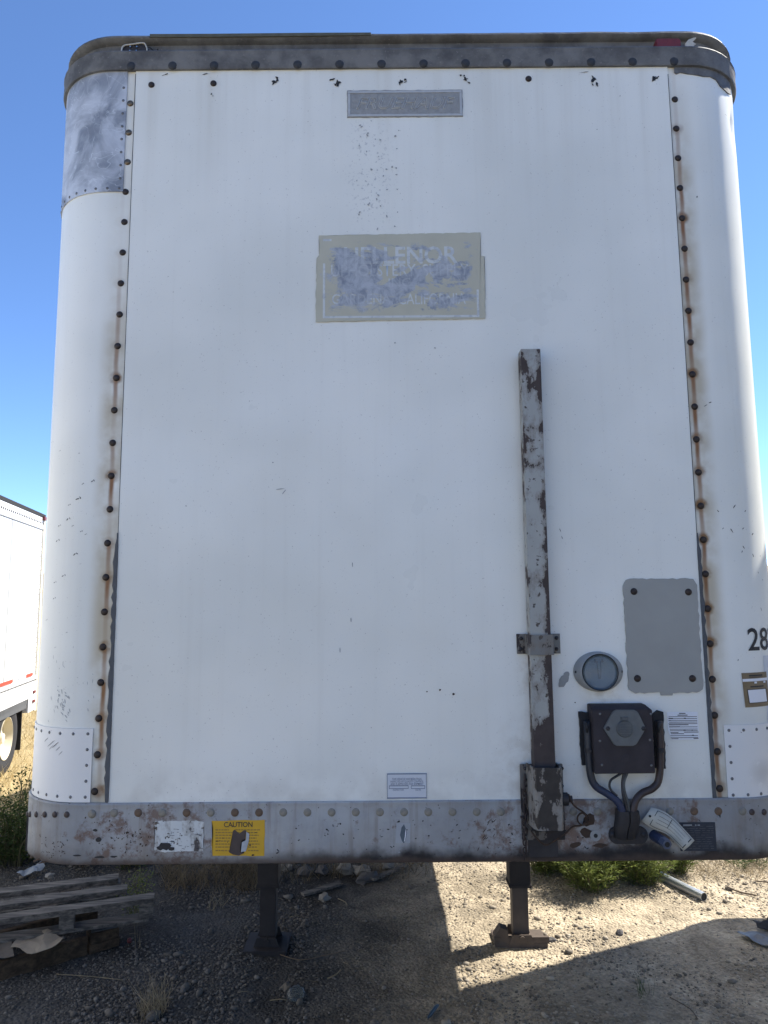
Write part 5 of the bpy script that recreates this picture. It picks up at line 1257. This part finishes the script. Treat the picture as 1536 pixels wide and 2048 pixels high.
def lump(r, seed, sub=2, flat=0.7, sx=1.0, rough=0.35):
    bm = bmesh.new(); bmesh.ops.create_icosphere(bm, subdivisions=sub, radius=1.0)
    for v in bm.verts:
        k = 1 + rough * mnoise.noise(v.co * 1.4 + Vector((seed * 3.1, seed, 0))) * 1.6 + 0.12 * mnoise.noise(v.co * 4 + Vector((seed, 0, 0)))
        v.co = Vector((v.co.x * k * r * sx, v.co.y * k * r, v.co.z * k * r * flat))
    return bm
def rock(px, py, r, mat, label, seed, name='rock', sx=1.2):
    q = G(px, py); q.z = gh(q.x, q.y) + r * 0.35
    bm = lump(r, seed, 2, 0.7, sx, 0.45); me = bpy.data.meshes.new(name); bm.to_mesh(me); bm.free()
    o = link(name, me, mat, None, False, q); o.rotation_euler = (0, 0, seed * 1.3)
    return tag(o, label, 'rock', 'rubble in the shade behind the landing leg')
rock(690, 1742, .062, MT['rock'], 'pale block of rubble below the foil patch on the rail', 1)
rock(725, 1745, .060, MT['rock'], 'pale rounded rock right of the pale block of rubble', 2)
rock(735, 1760, .055, MT['rock_d'], 'dark oblong rock in front of the pale rounded rock', 3, sx=1.7)
rock(645, 1745, .055, MT['rock_d'], 'dark rock left of the pale block of rubble', 4)
rock(610, 1748, .06, MT['rock_d'], 'dark rock among dry weeds near the left landing leg', 5)
rock(648, 1800, .036, MT['rock'], 'small pale stone on the gravel in front of the plank scrap', 6, sx=1.5)
rock(570, 1740, .05, MT['rock'], 'pale rock right behind the left landing leg', 7)
rock(775, 1735, .045, MT['rock'], 'pale rock under the middle of the nose rail, rightmost of the rubble', 8)
rock(100, 1756, .03, MT['rock'], 'small pale stone by the plastic sheet behind the pallet', 9)
rock(1104, 1884, .022, MT['rock_d'], 'small dark stone right beside the right landing foot', 10)
rock(1240, 1868, .022, MT['rock_d'], 'dark stone alone on the sunlit gravel', 11)
def plank(px0, py0, px1, py1, w, t, mat, label, z=0.03):
    a = G(px0, py0, z); b = G(px1, py1, z); o = board('wood_scrap', a, b, w, t, mat, None, seed=int(px0)); return tag(o, label, 'wood scrap')
plank(605, 1786, 680, 1764, .05, .018, MT['wood'], 'short grey plank scrap among the dry weeds behind the left leg')
plank(745, 1757, 812, 1728, .045, .015, MT['wood'], 'narrow grey plank scrap below the middle of the nose rail', .025)
def twig(pts, r, mat, label, cat='twig', name='twig'):
    P = []
    for x, y in pts: q = G(x, y); q.z = gh(q.x, q.y) + r + 0.004 + rnd.uniform(0, .012); P.append(q)
    o = MB().tube(smooth_path(P, 3), r, 5).build(name, mat, None, True); return tag(o, label, cat)
twig([(1455, 1780), (1478, 1788), (1505, 1793), (1512, 1796)], .006, MT['twig'], 'dark crooked twig on the sunlit gravel right of the pipe')
twig([(1510, 1766), (1536, 1768), (1560, 1772)], .005, MT['twig'], 'short twig at the right edge above the crooked one')
twig([(1392, 1851), (1397, 1856), (1396, 1862)], .002, MT['straw'], 'tiny bent straw at the shade edge on the right')
twig([(560, 1912), (600, 1925), (650, 1915), (690, 1905)], .003, MT['twig'], 'thin twig on the shaded dirt in front of the left foot')
twig([(655, 1962), (672, 1956), (682, 1948)], .004, MT['straw'], 'pale curved stick on the shaded dirt right of the glass lens')
twig([(676, 1800), (690, 1808), (694, 1816)], .0035, MT['straw'], 'short pale stick right of the small pale stone')
twig([(112, 1952), (150, 1957), (200, 1958), (245, 1964)], .0022, MT['straw'], 'long straw stalk lying on gravel in front of the brown pallet')
twig([(1340, 2000), (1380, 2020), (1395, 2045)], .003, MT['twig'], 'thin curved twig in the shaded lower right corner')
twig([(540, 1998), (560, 2000), (574, 2001)], .003, MT['straw'], 'short pale stick touching the glass lens')
# round glass lens with its dull rim
q = G(592, 1995); gz = gh(q.x, q.y); tilt = Matrix.Rotation(R_(28), 3, 'X')
def disc_ring(r, z, n=28): return [Vector(q.to_tuple()[:2] + (gz + .022,)) + tilt @ Vector((r * math.cos(2 * math.pi * k / n), r * math.sin(2 * math.pi * k / n), z)) for k in range(n)]
gl = MB().rings([disc_ring(.048, .0), disc_ring(.047, .008), disc_ring(.036, .017), disc_ring(.018, .022), disc_ring(.004, .0235)], True, True, True).build('glass_lens', mat_lens('dusty_glass', 0.4, (0.13, 0.135, 0.125)), None, True)
tag(gl, 'round clear glass lens lying on the shaded dirt', 'glass lens')
MB().tube(disc_ring(.049, .0) + disc_ring(.049, .0)[:1], .003, 6, False).build('rim', MT['greasy'], gl, True)
q = G(572, 1976); bm = lump(.035, 21, 2, .5, .8, .4); me = bpy.data.meshes.new('dirt_clod'); bm.to_mesh(me); bm.free()
tag(link('dirt_clod', me, plain('dirt_clod_brown', (0.12, 0.10, 0.075), 0.95, 0, 0.3, 20), None, False, (q.x, q.y, gh(q.x, q.y) + .012)), 'small brown clod touching the glass lens', 'clod')
P = [G(x, y, .012) for x, y in ((856, 2036), (864, 2025), (872, 2014), (878, 2010))]
tag(MB().tube(smooth_path(P, 3), [.004, .008, .010, .011, .010, .011, .010, .009, .006, .003], 6).build('plastic_strip', MT['blue_p'], None, True), 'small blue plastic strip on the shaded dirt', 'plastic strip')
q = G(259, 1886); tag(link('red_cap', dome_mesh('red_cap', .016, .022, MT['red_p'], 12, 4), None, None, False, (q.x, q.y, gh(q.x, q.y) + .022)), 'small red plastic cap beside the brown pallet corner', 'cap')

# ---------------------------------------------------------------- plants
def blade(vs, fs, base, tip, w, bendv, n=3):
    b = len(vs); d = tip - base; s = d.cross(Vector((0, 0, 1)))
    if s.length < 1e-4: s = Vector((1, 0, 0))
    s.normalize(); a = rnd.uniform(0, math.pi); s = Matrix.Rotation(a, 3, d.normalized()) @ s
    for k in range(n + 1):
        t = k / n; c = base + d * t + bendv * (4 * t * (1 - t)); ww = w * (1 - t * 0.9) if k < n else w * 0.08
        vs.append(c - s * ww / 2); vs.append(c + s * ww / 2)
    for k in range(n): i = b + 2 * k; fs.append((i, i + 1, i + 3, i + 2))
def leafq(vs, fs, c, d, L, w):
    b = len(vs); d = d.normalized(); s = d.cross(Vector((rnd.uniform(-1, 1), rnd.uniform(-1, 1), rnd.uniform(-1, 1))))
    if s.length < 1e-4: return
    s.normalize(); up = d.cross(s) * (0.12 * L)
    vs += [c, c + d * L * .45 + s * w / 2 + up, c + d * L, c + d * L * .45 - s * w / 2 + up]; fs.append((b, b + 1, b + 2, b + 3))
def weed(name, base, h, spread, nst, leaves, L, w, mat, label, cat, group=None, lean=(0, 0)):
    root = empty(name, base, world=True); tag(root, label, cat, group)
    sv = MB(); vs, fs = [], []
    for i in range(nst):
        a = rnd.uniform(0, 2 * math.pi); rr = spread * math.sqrt(rnd.random())
        top = Vector((base[0] + rr * math.cos(a) + lean[0], base[1] + rr * math.sin(a) + lean[1], base[2] + h * rnd.uniform(.55, 1.0) * (1 - 0.35 * rr / spread)))
        b0 = Vector((base[0] + 0.35 * rr * math.cos(a), base[1] + 0.35 * rr * math.sin(a), base[2] - .01))
        mid = b0.lerp(top, .5) + Vector((rnd.uniform(-.03, .03), rnd.uniform(-.03, .03), .02)) * (h / .4)
        path = smooth_path([b0, mid, top], 4); sv.tube(path, [0.0035 * (h / .4) * (1 - .75 * k / (len(path) - 1)) for k in range(len(path))], 4, False)
        for k in range(leaves):
            t = rnd.uniform(.12, 1.0); j = min(len(path) - 2, int(t * (len(path) - 1))); c = path[j].lerp(path[j + 1], rnd.random())
            sd = Vector((rnd.gauss(0, 1), rnd.gauss(0, 1), rnd.uniform(-.1, .9))); 
            c = c + sd.normalized() * rnd.uniform(0, .05) * (h / .4)
            leafq(vs, fs, c, sd, L * rnd.uniform(.6, 1.3), w * rnd.uniform(.6, 1.3))
    st = sv.build('stems', MT['stem'], root)
    me = bpy.data.meshes.new('foliage'); me.from_pydata([tuple(v) for v in vs], [], fs); link('foliage', me, mat, root)
    return root
def gp(px, py): q = G(px, py); q.z = gh(q.x, q.y); return q
# green weeds in the sun on the right, from left to right
weed('green_weed', gp(1085, 1748), .40, .20, 44, 80, .046, .0065, MT['leaf'], 'green bushy weed right behind the right landing leg', 'weed', 'green weeds in the sun')
weed('green_weed', gp(1185, 1778), .46, .30, 80, 95, .046, .0065, MT['leaf'], 'largest green bushy weed, in the middle of the sunlit clump', 'weed', 'green weeds in the sun')
weed('green_weed', gp(1280, 1766), .44, .25, 56, 90, .046, .0065, MT['leaf'], 'green bushy weed beside the upper end of the pipe', 'weed', 'green weeds in the sun')
weed('green_weed', gp(1350, 1742), .42, .22, 40, 80, .046, .0065, MT['leaf'], 'rightmost green weed of the clump, behind the pipe', 'weed', 'green weeds in the sun')
weed('green_weed', gp(1140, 1745), .44, .26, 56, 90, .046, .0065, MT['leaf'], 'green weed between the leg and the largest weed of the clump', 'weed', 'green weeds in the sun')
weed('green_weed', gp(1230, 1740), .46, .30, 56, 90, .046, .0065, MT['leaf'], 'green weed at the back of the clump under the cable boot', 'weed', 'green weeds in the sun')
weed('pale_weed', gp(1308, 1768), .20, .07, 6, 26, .026, .012, mat_leaf('pale_weed_leaf', (0.16, 0.19, 0.09), (0.28, 0.30, 0.16)), 'small pale leafed weed right at the pipe end in the clump', 'weed')
weed('low_weed', gp(1490, 1728), .16, .30, 30, 30, .030, .007, MT['leaf_d'], 'low dull green weeds at the far right edge under the rail', 'weed')
# shrubs and weeds on the left
weed('shrub', gp(28, 1725), .82, .42, 60, 90, .034, .014, MT['leaf_d'], 'tall dark shrub at the left edge beside the nose rail, lit at its top', 'shrub', 'shrubs on the left')
weed('shrub', gp(165, 1722), .42, .34, 40, 70, .032, .012, MT['leaf_d'], 'dark green shrub behind the grey pallet under the left rail corner', 'shrub', 'shrubs on the left')
weed('shrub', gp(262, 1732), .40, .24, 34, 60, .032, .012, MT['leaf_d'], 'dark shrub just right of the grey pallet behind its end', 'shrub', 'shrubs on the left')
weed('pallet_weed', gp(272, 1836), .42, .09, 10, 44, .022, .007, MT['leaf'], 'slender green weed standing against the end of the grey pallet', 'weed')
def straw_tuft(name, spots, h, n, mat, label=None, cat=None, kind=None, r=.06, w=.004, lean=.5):
    vs, fs = [], []
    for (x, y) in spots:
        for i in range(n):
            a = rnd.uniform(0, 6.283); rr = r * math.sqrt(rnd.random()); b = Vector((x + rr * math.cos(a), y + rr * math.sin(a), 0)); b.z = gh(b.x, b.y) - .005
            hh = h * rnd.uniform(.35, 1.0); tip = b + Vector((rnd.gauss(0, lean * .55) * hh, rnd.gauss(0, lean * .55) * hh, hh))
            blade(vs, fs, b, tip, w * rnd.uniform(.6, 1.4), Vector((rnd.uniform(-.12, .12), rnd.uniform(-.12, .12), rnd.uniform(0, .1))) * hh)
    me = bpy.data.meshes.new(name); me.from_pydata([tuple(v) for v in vs], [], fs)
    o = link(name, me, mat); tag(o, label, cat, None, kind); return o
lit = [(float(a_), float(b_)) for a_, b_ in zip(np.random.RandomState(5).uniform(-2.6, 2.6, 520), np.random.RandomState(6).uniform(1.1, 4.4, 520))]
vs_, fs_ = [], []
for (x, y) in lit:
    a_ = rnd.uniform(0, 6.283); L_ = rnd.uniform(.02, .09); b0_ = Vector((x, y, gh(x, y) + .006)); t_ = b0_ + Vector((math.cos(a_) * L_, math.sin(a_) * L_, rnd.uniform(0, .012))); blade(vs_, fs_, b0_, t_, rnd.uniform(.0012, .003), Vector((0, 0, .006)), 2)
lm = bpy.data.meshes.new('straw_litter'); lm.from_pydata([tuple(v) for v in vs_], [], fs_); tag(link('straw_litter', lm, MT['straw']), 'bits of straw scattered over the yard', 'straw', None, 'stuff')
q = gp(298, 2030); straw_tuft('dry_weed', [(q.x, q.y), (q.x + .03, q.y + .05)], .20, 70, MT['straw'], 'tuft of dry straw weed on the shaded gravel at the lower left', 'weed', r=.07, w=.0032, lean=.8)
q = gp(430, 1815); straw_tuft('dry_weed', [(q.x, q.y)], .16, 30, MT['straw'], 'small dry straw tuft on dark gravel left of the landing leg', 'weed', r=.06, w=.003, lean=.7)
q = gp(276, 1895); straw_tuft('dry_stalk', [(q.x, q.y)], .16, 5, MT['straw'], 'few upright dry stalks right of the brown pallet corner', 'stalks', r=.02, w=.003, lean=.25)
q = gp(1290, 1990); straw_tuft('dry_weed', [(q.x, q.y)], .12, 22, MT['leaf_d'], 'small dull weed on shaded gravel at the lower right', 'weed', r=.05, w=.003, lean=.6)
sp = []
for _ in range(95):
    px = rnd.uniform(325, 560); py = rnd.uniform(1726, 1790 - abs(px - 430) * .12); q = G(px, py); sp.append((q.x, q.y))
for _ in range(26):
    q = G(rnd.uniform(560, 860), rnd.uniform(1722, 1765)); sp.append((q.x, q.y))
straw_tuft('dry_grass', sp, .20, 13, mat_leaf('brown_dry_grass', (0.075, 0.058, 0.036), (0.22, 0.17, 0.105)), 'brown dry grass in the shade under the trailer', 'dry grass', 'stuff', r=.09, w=.0045, lean=.9)
sp = []
for _ in range(2600):
    x = rnd.uniform(-9.5, -2.6); y = rnd.uniform(4.2, 15)
    if x > -3.4 and y < 5.5: continue
    sp.append((x, y))
straw_tuft('straw_field', sp, .22, 7, mat_leaf('field_straw', (0.34, 0.25, 0.11), (0.62, 0.50, 0.26)), 'sunlit dry straw grass beyond the shrub on the left', 'dry grass', 'stuff', r=.16, w=.007, lean=1.1)
sp = [(rnd.uniform(1.7, 12), rnd.uniform(5.2, 16)) for _ in range(1500)]
straw_tuft('straw_field', sp, .22, 6, MT['straw'], 'sunlit dry straw grass behind the trailer on the right', 'dry grass', 'stuff', r=.16, w=.007, lean=1.1)
# low dry hills round the horizon
hv, hf, NH = [], [], 160
for k in range(NH):
    a = 2 * math.pi * k / NH; hh = 22 + 26 * (0.5 + 0.5 * mnoise.noise((math.cos(a) * 2.1, math.sin(a) * 2.1, 1.3))) + 8 * mnoise.noise((math.cos(a) * 9, math.sin(a) * 9, 4))
    for rr, zz in ((620, -2), (760, hh * 0.6), (900, hh), (1150, -2)): hv.append((rr * math.cos(a), rr * math.sin(a), zz + (3 * mnoise.noise((k * .4, rr * .01, 0)) if zz > 0 else 0)))
for k in range(NH):
    for j in range(3): a0 = 4 * k + j; b0 = 4 * ((k + 1) % NH) + j; hf.append((a0, b0, b0 + 1, a0 + 1))
hme = bpy.data.meshes.new('hills'); hme.from_pydata(hv, [], hf)
tag(link('hills', hme, plain('dry_hillside', (0.20, 0.165, 0.10), 0.95, 0, 0.35, 0.02, 0.1), None, True), kind='structure')
sp = []
for _ in range(200):
    q = G(rnd.uniform(1380, 1600), rnd.uniform(1715, 1760)); sp.append((q.x, q.y))
straw_tuft('dry_grass', sp, .07, 8, MT['straw'], 'sparse short dry grass on the lit gravel at the right edge', 'dry grass', 'stuff', r=.08, w=.003, lean=1.3)
# brushwood behind the mudflap of the left trailer
for i, (dx_, dy_) in enumerate(((0.9, 1.4), (0.2, 2.6))):
    x, y = rear.x + dx_, rear.y + dy_
    straw_tuft('brush_pile', [(x, y), (x + .5, y + .3), (x - .5, y - .1)], .9, 60, mat_leaf('brush_brown%d' % i, (0.13, 0.09, 0.05), (0.30, 0.21, 0.12)),
               ('heap of dry brown brushwood right behind the left trailer' if i == 0 else 'farther heap of dry brushwood behind the left trailer'), 'brush', r=.4, w=.012, lean=1.0)

# ---------------------------------------------------------------- crushed stone
rs = np.random.RandomState(11)
ico = bmesh.new(); bmesh.ops.create_icosphere(ico, subdivisions=1, radius=1.0)
iv = np.array([v.co[:] for v in ico.verts]); itri = np.array([[v.index for v in f.verts] for f in ico.faces]); ico.free()
N = 74000
u = rs.rand(N); depth = 1.05 + 4.4 * u ** 1.5
X = (rs.rand(N) * 2 - 1) * (0.66 * (depth + DIST)); Yp = depth
patch = np.array([mnoise.noise((float(x) * 1.9, float(y) * 1.3, 4.2)) for x, y in zip(X, Yp)])
keep = rs.rand(N) < np.where(X < -0.5, 0.95, np.where(X < 0.4, 0.28, 0.8)) * np.clip(0.72 + 1.9 * patch, 0.08, 1.0) * np.where((np.abs(X + 0.66) < 0.13) & (Yp < 2.2), 0.15, 1.0)
X, Yp = X[keep], Yp[keep]; N = len(X)
size = 0.0032 + 0.0062 * rs.rand(N) ** 2.2 + (rs.rand(N) < 0.012) * 0.009 + (rs.rand(N) < 0.006) * (0.008 + 0.012 * rs.rand(N))
size *= np.where((X < -0.3) & (X > -1.6), 1.25, 1.0)
sc3 = np.stack([size * (0.7 + 0.7 * rs.rand(N)), size * (0.7 + 0.7 * rs.rand(N)), size * (0.45 + 0.4 * rs.rand(N))], 1)
zg = np.array([gh(float(x), float(y)) for x, y in zip(X, Yp)])
an = rs.rand(N) * 6.283; ca, sa_ = np.cos(an), np.sin(an)
nv = iv.shape[0]
P = iv[None] * (0.75 + 0.5 * rs.rand(N, nv, 1)) * sc3[:, None, :]
PX = P[:, :, 0] * ca[:, None] - P[:, :, 1] * sa_[:, None] + X[:, None]; PY = P[:, :, 0] * sa_[:, None] + P[:, :, 1] * ca[:, None] + Yp[:, None]
PZ = P[:, :, 2] + (zg + sc3[:, 2] * 0.35)[:, None]
V = np.stack([PX, PY, PZ], 2).reshape(-1, 3); T = (itri[None] + (np.arange(N) * nv)[:, None, None]).reshape(-1, 3)
gm = bpy.data.meshes.new('gravel'); gm.vertices.add(len(V)); gm.vertices.foreach_set('co', V.ravel().astype(np.float32))
gm.loops.add(T.size); gm.loops.foreach_set('vertex_index', T.ravel().astype(np.int32))
gm.polygons.add(len(T)); gm.polygons.foreach_set('loop_start', np.arange(0, T.size, 3, dtype=np.int32)); gm.polygons.foreach_set('loop_total', np.full(len(T), 3, dtype=np.int32))
gm.update(calc_edges=True); gm.validate()
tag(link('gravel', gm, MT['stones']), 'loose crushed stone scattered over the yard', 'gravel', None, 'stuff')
